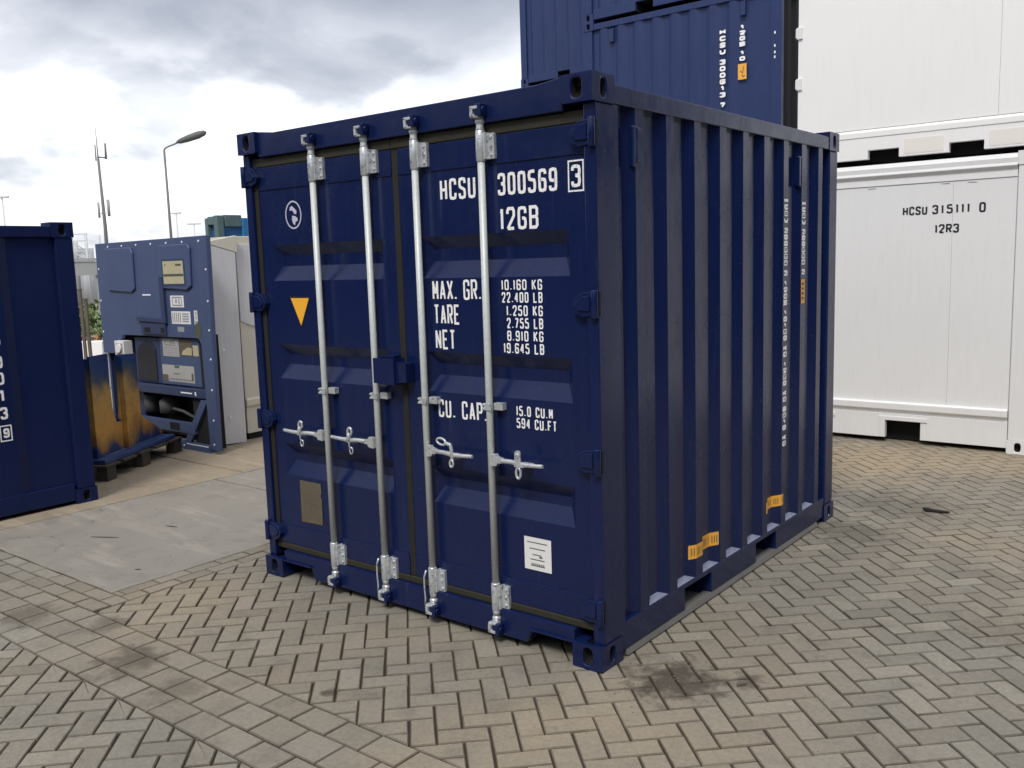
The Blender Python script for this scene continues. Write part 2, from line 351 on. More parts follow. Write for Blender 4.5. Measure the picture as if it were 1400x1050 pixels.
# lettering: monoline stencil-like strokes ---------------------------------
G = {
 'H': [[(0,0),(0,1)],[(1,0),(1,1)],[(0,.5),(1,.5)]], 'C': ['r',[(1,.72),(1,1),(0,1),(0,0),(1,0),(1,.28)]],
 'S': ['r',[(1,.76),(1,1),(0,1),(0,.56),(1,.44),(1,0),(0,0),(0,.24)]], 'U': ['r',[(0,1),(0,0),(1,0),(1,1)]],
 '0': ['r',['c',(0,0),(1,0),(1,1),(0,1)]], 'O': ['r',['c',(0,0),(1,0),(1,1),(0,1)]], 'D': [['c',(0,0),(.75,0),(1,.2),(1,.8),(.75,1),(0,1)]],
 '1': [[(.15,.8),(.6,1),(.6,0)]], '2': [[(0,.74),(0,.88),(.16,1),(.84,1),(1,.88),(1,.64),(0,.0),(1,0)]],
 '3': ['r',[(0,.78),(0,1),(1,1),(1,.53),(.4,.53)],[(.5,.5),(1,.5),(1,0),(0,0),(0,.22)]], '4': [[(.75,0),(.75,1),(0,.3),(1,.3)]],
 '5': ['r',[(1,1),(0,1),(0,.58),(1,.58),(1,0),(0,0),(0,.2)]], '6': ['r',[(1,.8),(1,1),(0,1),(0,0),(1,0),(1,.55),(.1,.55)]],
 '7': [[(0,1),(1,1),(.35,0)]], '8': ['r',['c',(0,0),(1,0),(1,1),(0,1)],[(0.05,.53),(.95,.53)]],
 '9': ['r',[(0,.2),(0,0),(1,0),(1,1),(0,1),(0,.45),(.9,.45)]], 'G': ['r',[(1,.72),(1,1),(0,1),(0,0),(1,0),(1,.48),(.5,.48)]],
 'B': [['c',(0,0),(.8,0),(1,.1),(1,.42),(.85,.52),(1,.62),(1,.9),(.8,1),(0,1)],[(0.05,.52),(.8,.52)]],
 'M': [[(0,0),(0,1),(.5,.3),(1,1),(1,0)]], 'A': [[(0,0),(.5,1),(1,0)],[(.2,.28),(.8,.28)]], 'X': [[(0,0),(1,1)],[(0,1),(1,0)]],
 'R': ['x',[(0,0),(0,1),(.8,1),(1,.9),(1,.6),(.85,.5),(.05,.5)],[(.5,.5),(1,0)]], 'T': [[(0,1),(1,1)],[(.5,.95),(.5,0)]],
 'E': [[(1,1),(0,1),(0,0),(1,0)],[(0.05,.52),(.8,.52)]], 'N': [[(0,0),(0,1),(1,0),(1,1)]], 'P': [[(0,0),(0,1),(.8,1),(1,.9),(1,.57),(.8,.47),(.05,.47)]],
 'K': [[(0,0),(0,1)],[(1,1),(.05,.45)],[(.3,.55),(1,0)]], 'L': [[(0,1),(0,0),(1,0)]], 'F': [[(0,0),(0,1),(1,1)],[(0.05,.52),(.8,.52)]], 'W': [[(0,1),(.2,0),(.5,.7),(.8,0),(1,1)]],
 'I': [[(.5,0),(.5,1)]], '.': [[(.3,0.0),(.3,.1)]], ' ': [],
}
def ribbon(mb, pts, t, closed, P, off):
    n = len(pts); L_ = []; 
    for i in range(n):
        p = Vector(pts[i]); a = Vector(pts[(i-1) % n]) if (closed or i > 0) else None; c = Vector(pts[(i+1) % n]) if (closed or i < n-1) else None
        d1 = (p-a).normalized() if a is not None else None; d2 = (c-p).normalized() if c is not None else None
        if d1 is None: d1 = d2
        if d2 is None: d2 = d1
        n1 = Vector((-d1.y, d1.x)); n2 = Vector((-d2.y, d2.x)); b = (n1+n2)
        if b.length < 0.3: b = n1
        b.normalize(); k = min(1.7, 1/max(0.35, b.dot(n1)))
        L_.append((p+b*k*t/2, p-b*k*t/2))
    o = len(mb.v)
    for a, b in L_: mb.v.append(P(a.x, a.y, off)); mb.v.append(P(b.x, b.y, off))
    for i in range(n if closed else n-1):
        j = (i+1) % n; mb.face([o+2*i, o+2*i+1, o+2*j+1, o+2*j])
def rnd_corners(pts, r, closed):
    o = []; n = len(pts)
    for i, p in enumerate(pts):
        if not closed and i in (0, n-1): o.append(p); continue
        p = Vector(p); a = Vector(pts[i-1]); c = Vector(pts[(i+1) % n])
        da = (a-p); dc = (c-p); ra = min(r, da.length*0.45); rc = min(r, dc.length*0.45)
        p1 = p+da.normalized()*ra; p2 = p+dc.normalized()*rc; q = (p1+p2)/2*0.42+p*0.58
        o += [tuple(p1), tuple(q), tuple(p2)]
    return o
def glyph(mb, ch, x, z, w_, h, t, P, off=0.0):
    rr = False; k = 0
    for st in G.get(ch, []):
        if isinstance(st, str): rr = st == 'r'; continue
        closed = st[0] == 'c'; pts = st[1:] if closed else st
        pts = [(x+t/2+p[0]*(w_-t), z+t/2+p[1]*(h-t)) for p in pts]
        if rr: pts = rnd_corners(pts, min(w_, h)*0.3, closed)
        parts = [[pts[0]]]
        for i in range(1, len(pts)):
            parts[-1].append(pts[i])
            if not closed and i < len(pts)-1:
                a = (Vector(pts[i])-Vector(pts[i-1])).normalized(); b = (Vector(pts[i+1])-Vector(pts[i])).normalized()
                if a.dot(b) < -0.15: parts.append([pts[i]])
        for q in parts: ribbon(mb, q, t, closed, P, off+k*0.0004); k += 1
def text(mb, s, x, z, w_total, h, t, P, gap=0.28, off=0.0):
    """fit string s into w_total"""
    ws = [0.45 if c in '.1I' else (0.6 if c == ' ' else 1.0) for c in s]
    unit = w_total/(sum(ws)+gap*(len(s)-1))
    cx_ = x
    for c, q in zip(s, ws):
        if c == '.': glyph(mb, c, cx_, z, unit*q, h*1.0, t, P, off)
        else: glyph(mb, c, cx_, z, unit*q, h, t, P, off)
        cx_ += unit*(q+gap)
def vtext(mb, s, x, ztop, w_, h, gap, t, P):
    z = ztop
    for c in s:
        if c == ' ': z -= h*0.7; continue
        glyph(mb, c, x, z-h, w_, h, t, P); z -= h+gap
def rect(mb, x0, x1, z0, z1, P, off=0):
    mb.add([P(x0,z0,off), P(x1,z0,off), P(x1,z1,off), P(x0,z1,off)], [(0,1,2,3)])
def frame_rect(mb, x0, x1, z0, z1, t, P, off=0): ribbon(mb, [(x0,z0),(x1,z0),(x1,z1),(x0,z1)], t, True, P, off)

# corner casting with oval holes ------------------------------------------
def holed(mb, P, w_, h, cx_, cz, hw, hh, depth, k_face, k_cav):
    """face w_ x h with a stadium hole; P(u, v, d) d = inward depth"""
    n = 32; inner = []; outer = []
    r = min(hw, hh)
    angs = sorted(set([2*math.pi*i/n for i in range(n)] + [math.atan2(b-cz, a-cx_) % (2*math.pi) for a, b in ((0,0),(w_,0),(w_,h),(0,h))]))
    for a in angs:
        c, s = math.cos(a), math.sin(a)
        p = max(abs(c)/hw, abs(s)/hh); e = 3.2
        k = 1/((abs(c)/hw)**e+(abs(s)/hh)**e)**(1/e); inner.append((cx_+c*k, cz+s*k))
        ts = []
        if c > 1e-9: ts.append((w_-cx_)/c)
        if c < -1e-9: ts.append(-cx_/c)
        if s > 1e-9: ts.append((h-cz)/s)
        if s < -1e-9: ts.append(-cz/s)
        t = min(ts); outer.append((cx_+c*t, cz+s*t))
    n = len(angs); o = len(mb.v)
    mb.v += [P(u, v, 0) for u, v in outer] + [P(u, v, 0) for u, v in inner] + [P(u, v, 0.012) for u, v in inner] + [P(u, v, depth) for u, v in inner]
    mb.mat(k_face)
    for i in range(n): j = (i+1) % n; mb.face([o+i, o+j, o+n+j, o+n+i])
    for i in range(n): j = (i+1) % n; mb.face([o+n+i, o+n+j, o+2*n+j, o+2*n+i])
    mb.mat(k_cav)
    for i in range(n): j = (i+1) % n; mb.face([o+2*n+i, o+2*n+j, o+3*n+j, o+3*n+i])
    mb.face([o+3*n+i for i in range(n)]); mb.mat(k_face)
def casting(parent, x, y, z, sx, sy, paint_m, W=0.162, D=0.178, H=0.118, name='corner_casting'):
    """x,y,z: outer corner on the floor plane of the casting; sx,sy = +-1 direction into the container (W along x, D along y)"""
    mb = MB()
    X = lambda u: x+sx*u
    Y = lambda v: y+sy*v
    holed(mb, lambda u, v, d: (X(u), Y(d), z+v), W, H, W*0.5, H*0.5, 0.026, 0.040, 0.05, 0, 1)        # end face
    holed(mb, lambda u, v, d: (X(d), Y(u), z+v), D, H, D*0.5, H*0.5, 0.022, 0.038, 0.05, 0, 1)        # side face
    mb.add([(X(0),Y(0),z),(X(W),Y(0),z),(X(W),Y(D),z),(X(0),Y(D),z)], [(0,1,2,3)])
    holed(mb, lambda u, v, d: (X(u), Y(v), z+H-d), W, D, W*0.5, D*0.5, 0.03, 0.055, 0.05, 0, 1)
    mb.add([(X(W),Y(0),z),(X(W),Y(D),z),(X(W),Y(D),z+H),(X(W),Y(0),z+H)], [(0,1,2,3)])
    mb.add([(X(0),Y(D),z),(X(W),Y(D),z),(X(W),Y(D),z+H),(X(0),Y(D),z+H)], [(0,1,2,3)])
    # weld the loose faces so the bevel rounds the block
    import bmesh
    o = mb.build(name, [paint_m, 'cavity'], parent)
    bm = bmesh.new(); bm.from_mesh(o.data); bmesh.ops.remove_doubles(bm, verts=bm.verts, dist=1e-5); bmesh.ops.recalc_face_normals(bm, faces=bm.faces)
    bm.to_mesh(o.data); bm.free()
    bv = o.modifiers.new('bevel', 'BEVEL'); bv.width = 0.008; bv.segments = 3; bv.limit_method = 'ANGLE'; bv.angle_limit = R(60); bv.use_clamp_overlap = False
    return o

def corrugated(mb, pts2d, z0, z1, P):
    o = len(mb.v)
    for u, d in pts2d: mb.v.append(P(u, d, z0)); mb.v.append(P(u, d, z1))
    for i in range(len(pts2d)-1): mb.face([o+2*i, o+2*i+2, o+2*i+3, o+2*i+1])
def corr_profile(u0, u1, n, first, pitch=0.285, slope=0.066, flat=0.072, depth=0.036, d0=0.036):
    """u along the wall; d = inward offset. the wall starts and ends on the inner level"""
    pts = [(u0, d0)]
    for k in range(n):
        s = first+k*pitch
        pts += [(s, d0), (s+slope, 0), (s+slope+flat, 0), (s+2*slope+flat, d0)]
    pts.append((u1, d0)); return pts

# ================================================================== GROUND
def ground():
    mb = MB(); S = 900
    # one sheet to the horizon, lies a little below the paving
    mb.add([(-S,-S,-0.012),(S,-S,-0.012),(S,S,-0.012),(-S,S,-0.012)], [(0,1,2,3)])
    tag(mb.build('ground', 'yard'), kind='structure')
    mb = MB(); mb.add([(-0.52,-6,-0.010),(11,-6,-0.010),(11,8.2,-0.010),(-0.52,8.2,-0.010)], [(0,1,2,3)])
    mb.add([(-12,-6,-0.010),(-0.52,-6,-0.010),(-0.52,-0.70,-0.010),(-12,-0.70,-0.010)], [(0,1,2,3)])
    tag(mb.build('joint_sand', 'sand'), kind='structure')
ground()

def clip(poly, a, b, c):
    """keep a*x+b*y >= c"""
    o = []; n = len(poly)
    for i in range(n):
        p, q = poly[i], poly[(i+1) % n]; dp = a*p[0]+b*p[1]-c; dq = a*q[0]+b*q[1]-c
        if dp >= 0: o.append(p)
        if dp*dq < 0: t = dp/(dp-dq); o.append((p[0]+(q[0]-p[0])*t, p[1]+(q[1]-p[1])*t))
    return o
def area(p): return 0.5*sum(p[i][0]*p[(i+1) % len(p)][1]-p[(i+1) % len(p)][0]*p[i][1] for i in range(len(p)))
def inset(poly, d):
    n = len(poly); o = []
    for i in range(n):
        p = Vector(poly[i]); a = Vector(poly[i-1]); c = Vector(poly[(i+1) % n])
        d1 = (p-a).normalized(); d2 = (c-p).normalized(); n1 = Vector((-d1.y, d1.x)); n2 = Vector((-d2.y, d2.x))
        b = n1+n2
        if b.length < 1e-4: b = n1
        b.normalize(); k = min(2.5, 1/max(0.3, b.dot(n1))); o.append(tuple(p+b*k*d))
    return o
PV = dict(v=[], f=[], t=[], e=[])
def paver(poly):
    # drop duplicate points
    q = []
    for p in poly:
        if not q or (abs(p[0]-q[-1][0])+abs(p[1]-q[-1][1])) > 0.004: q.append(p)
    if len(q) > 2 and abs(q[0][0]-q[-1][0])+abs(q[0][1]-q[-1][1]) < 0.004: q.pop()
    if len(q) < 3: return
    if area(q) < 0: q = q[::-1]
    if area(q) < 0.0011: return
    n = len(q); j = 0.0028+random.random()*0.0020
    q = [(x+random.uniform(-.0016,.0016), y+random.uniform(-.0016,.0016)) for x, y in q]
    r1 = inset(q, j); r2 = inset(q, j+0.0035+random.random()*0.002)
    cx_ = sum(p[0] for p in q)/n; cy_ = sum(p[1] for p in q)/n
    tx, ty, dz = random.gauss(0, 0.006), random.gauss(0, 0.006), random.gauss(0, 0.0007)
    o = len(PV['v'])
    PV['v'] += [(x, y, -0.02) for x, y in r1] + [(x, y, dz-0.0045) for x, y in r1] + [(x, y, dz+tx*(x-cx_)+ty*(y-cy_)) for x, y in r2]
    fs = [[o+2*n+i for i in range(n)]]
    for i in range(n):
        k = (i+1) % n; fs += [[o+i, o+k, o+n+k, o+n+i], [o+n+i, o+n+k, o+2*n+k, o+2*n+i]]
    PV['f'] += fs; t = min(1, max(0, random.gauss(0.5, 0.24))); PV['t'] += [t]*len(fs); PV['e'] += [0.0]+[1.0]*(len(fs)-1)
def herring(x0, x1, y0, y1, zones):
    U = 0.1065; s2 = math.sqrt(0.5); ox, oy = 3.44, -0.12
    e1 = (s2*U, s2*U); e2 = (-s2*U, s2*U)
    R_ = int(max(x1-x0, y1-y0)/U)+40
    for a in range(-R_*2, R_*2):
        for b in range(-R_*2, R_*2):
            x = ox+a*e1[0]+b*e2[0]; y = oy+a*e1[1]+b*e2[1]
            if not (x0-.4 < x < x1+.4 and y0-.4 < y < y1+.4): continue
            c = (a-b) % 4
            if c == 0: rc = (a, a+2, b, b+1)
            elif c == 3: rc = (a, a+1, b, b+2)
            else: continue
            P = [(rc[0],rc[2]),(rc[1],rc[2]),(rc[1],rc[3]),(rc[0],rc[3])]
            poly = [(ox+p*e1[0]+q*e2[0], oy+p*e1[1]+q*e2[1]) for p, q in P]
            for z in zones:
                pl = poly
                for h in z:
                    pl = clip(pl, *h)
                    if len(pl) < 3: break
                if len(pl) >= 3: paver(pl)
herring(-6, 9.5, -4.5, 8.0, [
    [(1,0,-0.285),(0,1,-0.945),(0,-1,-8.0),(-1,0,-9.5)],
    [(0,-1,1.395),(0,1,-4.5),(1,0,-6.0),(-1,0,-9.5)]])
def course(y0, y1, x0, x1, L_, ph, slope=0.0):
    x = x0+ph*L_
    prev = x0
    while prev < x1:
        nx = min(x1, x+random.uniform(-.006,.006)); 
        if nx-prev > 0.02: paver([(prev, y0+slope*(prev)), (nx, y0+slope*(nx)), (nx, y1+slope*nx), (prev, y1+slope*prev)])
        prev = nx; x += L_
course(-1.395, -1.245, -6, 9.5, 0.205, 0.3)
course(-1.245, -1.085, -6, 9.5, 0.205, 0.75)
course(-1.085, -0.945, -6, 9.5, 0.205, 0.1)
course(-0.945, -0.838, -6, -0.285, 0.215, 0.5)
course(-0.838, -0.735, -6, -0.285, 0.215, 0.9)
def course_y(x0, x1, y0, y1, L_, ph):
    y = y0+ph*L_; prev = y0
    while prev < y1:
        ny = min(y1, y)
        if ny-prev > 0.02: paver([(x0,prev),(x1,prev),(x1,ny),(x0,ny)])
        prev = ny; y += L_
course_y(-0.39, -0.285, -0.735, 7.9, 0.215, 0.6)
course_y(-0.49, -0.39, -0.735, 7.9, 0.215, 0.2)
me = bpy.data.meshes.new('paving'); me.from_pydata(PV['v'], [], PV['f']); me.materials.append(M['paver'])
at = me.attributes.new('tone', 'FLOAT', 'FACE'); at.data.foreach_set('value', PV['t'])
at = me.attributes.new('edge', 'FLOAT', 'FACE'); at.data.foreach_set('value', PV['e'])
pav = bpy.data.objects.new('paving', me); col.objects.link(pav); tag(pav, kind='structure')

def slab(name, poly, mat_, z=0.0):
    mb = MB()
    pin = inset(poly, 0.010)
    n = len(poly); 
    # subdivided edge wobble so joints are not ruler straight
    ring = []
    for i in range(n):
        a = Vector(pin[i]); b = Vector(pin[(i+1) % n]); k = max(1, int((b-a).length/0.12)); nn = Vector((-(b-a).y, (b-a).x)).normalized()
        for q in range(k):
            t = q/k; p = a.lerp(b, t)+nn*(random.uniform(-0.004, 0.006) if q else 0); ring.append((p.x, p.y))
    mb.prism(ring, 'z', -0.1, z)
    return tag(mb.build(name, mat_, bevel=0.006), kind='structure')
slab('concrete_slab', [(-2.49,-0.735),(-0.49,-0.735),(-0.49,1.30),(-2.49,1.30)], 'slab')
slab('concrete_slab', [(-2.49,1.30),(-0.49,1.30),(-0.49,7.9),(-2.49,7.9)], 'slab')
slab('concrete_slab', [(-14,-0.735),(-2.49,-0.735),(-2.49,1.62),(-14,1.62)], 'slab_tan')
slab('concrete_slab', [(-14,1.62),(-2.49,1.62),(-2.49,9.9),(-14,9.9)], 'slab_tan')
# pits in the slab
mb = MB()
for x, y, a, L_ in ((-1.62, -0.18, 0.5, 0.11), (-1.45, 0.24, 0.2, 0.06), (-0.75, -0.42, 0.7, 0.02)):
    c, s = math.cos(a), math.sin(a); w2 = 0.006
    pts = [(-L_, 0), (-L_*.3, -w2), (L_*.5, -w2*.7), (L_, 0), (L_*.4, w2), (-L_*.5, w2*.8)]
    mb.prism([(x+c*u-s*v*1, y+s*u+c*v) for u, v in pts], 'z', 0.0005, 0.0035)
tag(mb.build('slab_scar', 'sand'), kind='structure')

# ================================================================== MAIN CONTAINER
W, L, H = 2.438, 2.991, 2.62
main = thing('shipping_container', (0, 0, 0), 'near navy ten-foot shipping container with four galvanised locking bars standing on the herringbone paving', 'shipping container')
NV = 'navy'
for x, sx in ((0, 1), (W, -1)):
    for y, sy in ((0, 1), (L, -1)):
        for z in (0, H-0.118): casting(main, x, y, z, sx, sy, NV)
# posts
for x0, x1 in ((0.006, 0.066), (W-0.066, W-0.006)):
    mb = MB(); mb.box(x0, x1, 0.028, 0.215, 0.118, H-0.118)
    mb.build('corner_post', NV, main, 0.006)
for x0, x1 in ((0.006, 0.10), (W-0.10, W-0.006)):
    mb = MB(); mb.box(x0, x1, L-0.16, L-0.008, 0.118, H-0.118)
    mb.build('corner_post', NV, main, 0.01)
# header and sill
mb = MB(); mb.prism([(0.163,2.478),(W-0.163,2.478),(W-0.163,2.618),(W-0.19,2.617),(W-0.30,2.604),(0.30,2.604),(0.19,2.617),(0.163,2.618)], 'y', 0.020, 0.13); mb.build('door_header', NV, main, 0.005)
mb = MB(); mb.prism([(0.162,.105),(0.405,.105),(0.44,.036),(2.00,.036),(2.035,.105),(W-0.162,.105),(W-0.162,.168),(0.162,.168)], 'y', 0.018, 0.13)
mb.build('door_sill', NV, main, 0.004)
for a, b in ((0.165, 0.42), (2.02, W-0.165)): MB().box(a, b, 0.002, 0.10, 0.106, 0.114).build('sill_step', NV, main, 0.002)
# top side rails
for x0, x1 in ((0.004, 0.062), (W-0.062, W-0.004)):
    mb = MB(); mb.box(x0, x1, 0.178, L-0.178, 2.505, 2.588); mb.build('top_rail', NV, main, 0.006)
# roof
mb = MB()
pr = []
o = 0.15; n = 9; pit = (L-0.3)/n
pts = [(0.10, 0.0)]
for k in range(n):
    s = o+k*pit; pts += [(s+0.03, 0), (s+0.07, 0.02), (s+0.19, 0.02), (s+0.23, 0)]
pts.append((L-0.05, 0))
corrugated(mb, pts, 0.05, W-0.05, lambda u, d, z: (z, u, 2.578-d))
mb.build('roof_panel', NV, main)
# rear wall
mb = MB(); corrugated(mb, corr_profile(0.10, W-0.10, 7, 0.22), 0.15, 2.52, lambda u, d, z: (u, L-0.03-d, z)); mb.build('end_panel', NV, main)
mb = MB(); mb.box(0.162, W-0.162, L-0.12, L-0.01, 2.49, 2.60); mb.box(0.162, W-0.162, L-0.12, L-0.01, 0.03, 0.17); mb.build('end_rail', NV, main, 0.005)
# bottom side rails with fork pockets
def fork_rail(parent, x_in, x_out, y0, y1, pockets, z0=0.035, zt=0.172, mat_=NV):
    mb = MB(); ys = [y0]
    poly = [(y0, z0)]
    for a, b in pockets: poly += [(a, z0), (a, zt-0.022), (b, zt-0.022), (b, z0)]
    poly += [(y1, z0), (y1, zt), (y0, zt)]
    mb.prism(poly, 'x', min(x_in, x_out), max(x_in, x_out)); return mb
pk = [(0.80, 1.105), (1.69, 1.99)]
for xi, xo in ((0.055, 0.008), (W-0.055, W-0.008)):
    fork_rail(main, xi, xo, 0.178, L-0.178, pk, z0=0.038).build('bottom_rail', NV, main, 0.003)
# flanges and pocket tunnels
for sgn, xo in ((-1, 0.0), (1, W)):
    for a, b in ((0.22, L-0.30),):
        mb = MB(); mb.prism([(xo-sgn*0.06, 0.006), (xo+sgn*0.001, 0.006), (xo+sgn*0.001, 0.010), (xo-sgn*0.010, 0.034), (xo-sgn*0.06, 0.034)], 'y', a, b)
        mb.build('rail_flange', 'flange', main, 0.001)
mb = MB()
for a, b in pk:
    x0, x1 = 0.056, W-0.056
    mb.add([(x0,a,0.02),(x1,a,0.02),(x1,a,0.15),(x0,a,0.15),(x0,b,0.02),(x1,b,0.02),(x1,b,0.15),(x0,b,0.15)], [(0,1,2,3),(4,5,6,7),(3,2,6,7)])
mb.box(0.07, W-0.07, 0.2, L-0.2, 0.156, 0.168)
for a, b in pk: MB().box(0.062, W-0.062, a+0.002, b-0.002, 0.010, 0.018).build('pocket_floor', 'flange', main)
mb.build('fork_pocket', 'navy', main)
# side panels
prof = corr_profile(0.216, L-0.155, 9, 0.294)
for sgn, xo in ((-1, 0.010), (1, W-0.010)):
    mb = MB(); corrugated(mb, prof, 0.150, 2.53, lambda u, d, z: (xo-sgn*d, u, z))
    sp = mb.build('side_panel', NV, main)
    if sgn == 1: SP = sp
# ledge where sheet meets bottom rail, painted pale for the sky it reflects
mb = MB()
for k in range(0, 8):
    s = 0.294+k*0.285+0.066*2+0.072; e = s+0.285-0.066*2-0.072
    s = max(s, 0.225)
    mb.prism([(s-0.045, W-0.012), (s-0.005, W-0.040), (e+0.005, W-0.040), (e+0.045, W-0.012)], 'z', 0.1725, 0.182) if False else None
    vs = [(W-0.013, s-0.055, 0.174), (W-0.044, s, 0.174), (W-0.044, e, 0.174), (W-0.013, e+0.055, 0.174), (W-0.044, s+0.004, 0.196), (W-0.044, e-0.004, 0.196)]
    mb.add(vs, [(0,3,2,1), (0,1,4), (2,3,5), (0,4,5,3), (1,2,5,4)])
    rw = MB()
mb.build('sill_ledge', simple('sky_reflect_blue', (0.20, 0.22, 0.32), 0.35, var=0.5, scale=25), main)

# side lettering and labels (on the outer flats)
Pside = lambda u, v, o_=0: (W-0.0085+o_, u, v)
fl = lambda k: 0.294+k*0.285+0.066
mb = MB()
vtext(mb, 'HCSU 300569 3 12GB 10160 KG 1250 KG 8910 KG', fl(6)+0.008, 2.175, 0.058, 0.033, 0.0055, 0.0145, Pside)
mb.build('side_lettering', 'letter', SP); mb = MB()
vtext(mb, 'HCSU 300569 3', fl(7)+0.008, 2.165, 0.058, 0.033, 0.0045, 0.0145, Pside)
mb.build('side_lettering', 'letter', SP)
mb = MB()
y0 = fl(7)
mb.mat(0); rect(mb, y0+0.006, y0+0.066, 1.53, 1.68, Pside)
mb.mat(1)
for i, (a, b) in enumerate([(1.645,1.66),(1.615,1.63),(1.585,1.60),(1.555,1.57)]): rect(mb, y0+0.016, y0+0.05, a, b, Pside, 0.0006)
mb.build('height_label', ['yellow', 'plate'], SP)
# folded yellow strips following the corrugation near the fork pockets
def strip(u0, u1, zc, h, name='fork_label'):
    def dd(u):
        for (a, da), (b, db) in zip(prof, prof[1:]):
            if a <= u <= b: return da+(db-da)*(u-a)/(b-a+1e-9)
        return 0.036
    us = sorted([u0, u1]+[a for a, _ in prof if u0 < a < u1])
    mb = MB(); o_ = 0
    for i in range(len(us)-1):
        a, b = us[i], us[i+1]
        z1, z2 = zc, zc
        mb.mat(0); mb.add([(W-0.0085-dd(a), a, z1-h/2), (W-0.0085-dd(b), b, z2-h/2), (W-0.0085-dd(b), b, z2+h/2), (W-0.0085-dd(a), a, z1+h/2)], [(0,1,2,3)])
        q = int((b-a)/0.012)
        mb.mat(1)
        for j in range(1, q):
            if j % 4 == 0: continue
            c = a+(b-a)*j/q; d = c+0.005
            mb.add([(W-0.0078-dd(c), c, z1-h*0.28), (W-0.0078-dd(d), d, z1-h*0.28), (W-0.0078-dd(d), d, z1+h*0.25), (W-0.0078-dd(c), c, z1+h*0.25)], [(0,1,2,3)])
    mb.build(name, ['yellow', 'plate'], SP)
strip(0.885, 1.205, 0.312, 0.075)
strip(1.838, 2.10, 0.328, 0.07)
# vents under the top rail
for y in (fl(0)-0.03, fl(7)-0.055):
    mb = MB(); mb.box(W-0.044, W-0.004, y, y+0.03, 2.25, 2.43)
    mb.prism([(y+0.03, 2.27), (y+0.085, 2.285), (y+0.085, 2.415), (y+0.03, 2.43)], 'x', W-0.03, W-0.001); mb.build('vent_cover', NV, SP, 0.005)

# ---- doors
def make_door(x0, x1, r0, r1):
    mb = MB(); yf = 0.055
    xs = [x0, r0, r1, x1]; z0, z1 = 0.205, 2.425
    recs = [(1.779, 1.982), (1.212, 1.413), (0.636, 0.826)]
    zs = sorted([z0, z1]+[z for a in recs for z in a])
    for i in range(3):
        for j in range(len(zs)-1):
            if i == 1 and (zs[j], zs[j+1]) in [tuple(r) for r in recs]: continue
            mb.add([(xs[i],yf,zs[j]),(xs[i+1],yf,zs[j]),(xs[i+1],yf,zs[j+1]),(xs[i],yf,zs[j+1])], [(0,1,2,3)])
    for a, b in recs:
        dp = 0.040; i0, i1 = r0+0.045, r1-0.045; ib, it = a+0.082, b-0.060
        v = [(r0,yf,a),(r1,yf,a),(r1,yf,b),(r0,yf,b),(i0,yf+dp,ib),(i1,yf+dp,ib),(i1,yf+dp,it),(i0,yf+dp,it)]
        mb.add(v, [(0,1,5,4),(1,2,6,5),(2,3,7,6),(3,0,4,7),(4,5,6,7)])
    mb.add([(x0,yf,z0),(x1,yf,z0),(x1,0.10,z0),(x0,0.10,z0),(x0,yf,z1),(x1,yf,z1),(x1,0.10,z1),(x0,0.10,z1)], [(0,1,2,3),(4,5,6,7),(0,3,7,4),(1,2,6,5),(3,2,6,7)])
    # framing members a touch proud of the sheet, weld beads along them
    mb.box(x0+0.001, x1-0.001, yf-0.006, yf+0.03, 2.295, z1-0.001); mb.box(x0+0.001, x1-0.001, yf-0.006, yf+0.03, z0+0.001, 0.325)
    d = mb.build('door', NV, main, 0.003)
    return d
dL = make_door(0.103, 1.197, 0.190, 1.105); dR = make_door(1.241, 2.364, 1.385, 2.272)
for d, a, b in ((dL, 0.066, 1.197), (dR, 1.199, W-0.066)):
    mb = MB()
    if d is dL: mb.box(0.067, 0.1025, 0.046, 0.09, 0.17, 2.477)
    else: mb.box(2.3645, W-0.067, 0.046, 0.09, 0.17, 2.477); mb.box(1.1985, 1.2395, 0.0515, 0.09, 0.206, 2.424)
    mb.build('door_gasket', 'gasket_dark', d, 0.005); mb = MB()
    c0, c1 = (0.103, 1.197) if d is dL else (1.1985, 2.364)
    mb.box(c0, c1, 0.045, 0.088, 2.426, 2.477); mb.box(c0, c1, 0.045, 0.088, 0.169, 0.2045)
    mb.build('door_gasket', 'gasket', d, 0.005)
# hinges
for d, s, xe in ((dL, -1, 0.0), (dR, 1, W)):
    for z in (2.375, 1.655, 0.962, 0.272):
        mb = MB()
        q = lambda t: xe-s*t
        poly = [(q(0.135), z-0.005), (q(0.118), z+0.030), (q(0.085), z+0.052), (q(0.015), z+0.056), (q(0.015), z-0.046), (q(0.085), z-0.052), (q(0.120), z-0.036)]
        mb.prism(poly, 'y', 0.018, 0.053); mb.prism([(q(0.118), z-0.004), (q(0.105), z+0.018), (q(0.08), z+0.036), (q(0.04), z+0.040), (q(0.04), z-0.028), (q(0.10), z-0.026)], 'y', 0.010, 0.0175)
        mb.tube([(q(0.018), 0.016, z-0.058), (q(0.018), 0.016, z+0.062)], 0.0165, 14)
        mb.mat(1); mb.box(min(q(0.001), q(0.0062)), max(q(0.001), q(0.0062)), 0.031, 0.042, z-0.05, z+0.058)
        mb.build('hinge', [NV, 'black'], d, 0.005)
# lock box across the seam
mb = MB()
mb.prism([(1.075,1.245),(1.225,1.24),(1.225,1.375),(1.075,1.375)], 'y', -0.030, 0.05); mb.prism([(1.225,1.25),(1.295,1.255),(1.295,1.352),(1.225,1.358)], 'y', -0.012, 0.05)
mb.box(1.085, 1.20, 0.0, 0.05, 1.378, 1.388)
mb.mat(1); mb.tube([(1.262,-0.0125,1.335),(1.262,-0.0128,1.335)], 0.009, 12); mb.tube([(1.275,-0.0125,1.268),(1.275,-0.0128,1.268)], 0.008, 12)
mb.build('lock_box', [NV, 'black'], dR, 0.006)

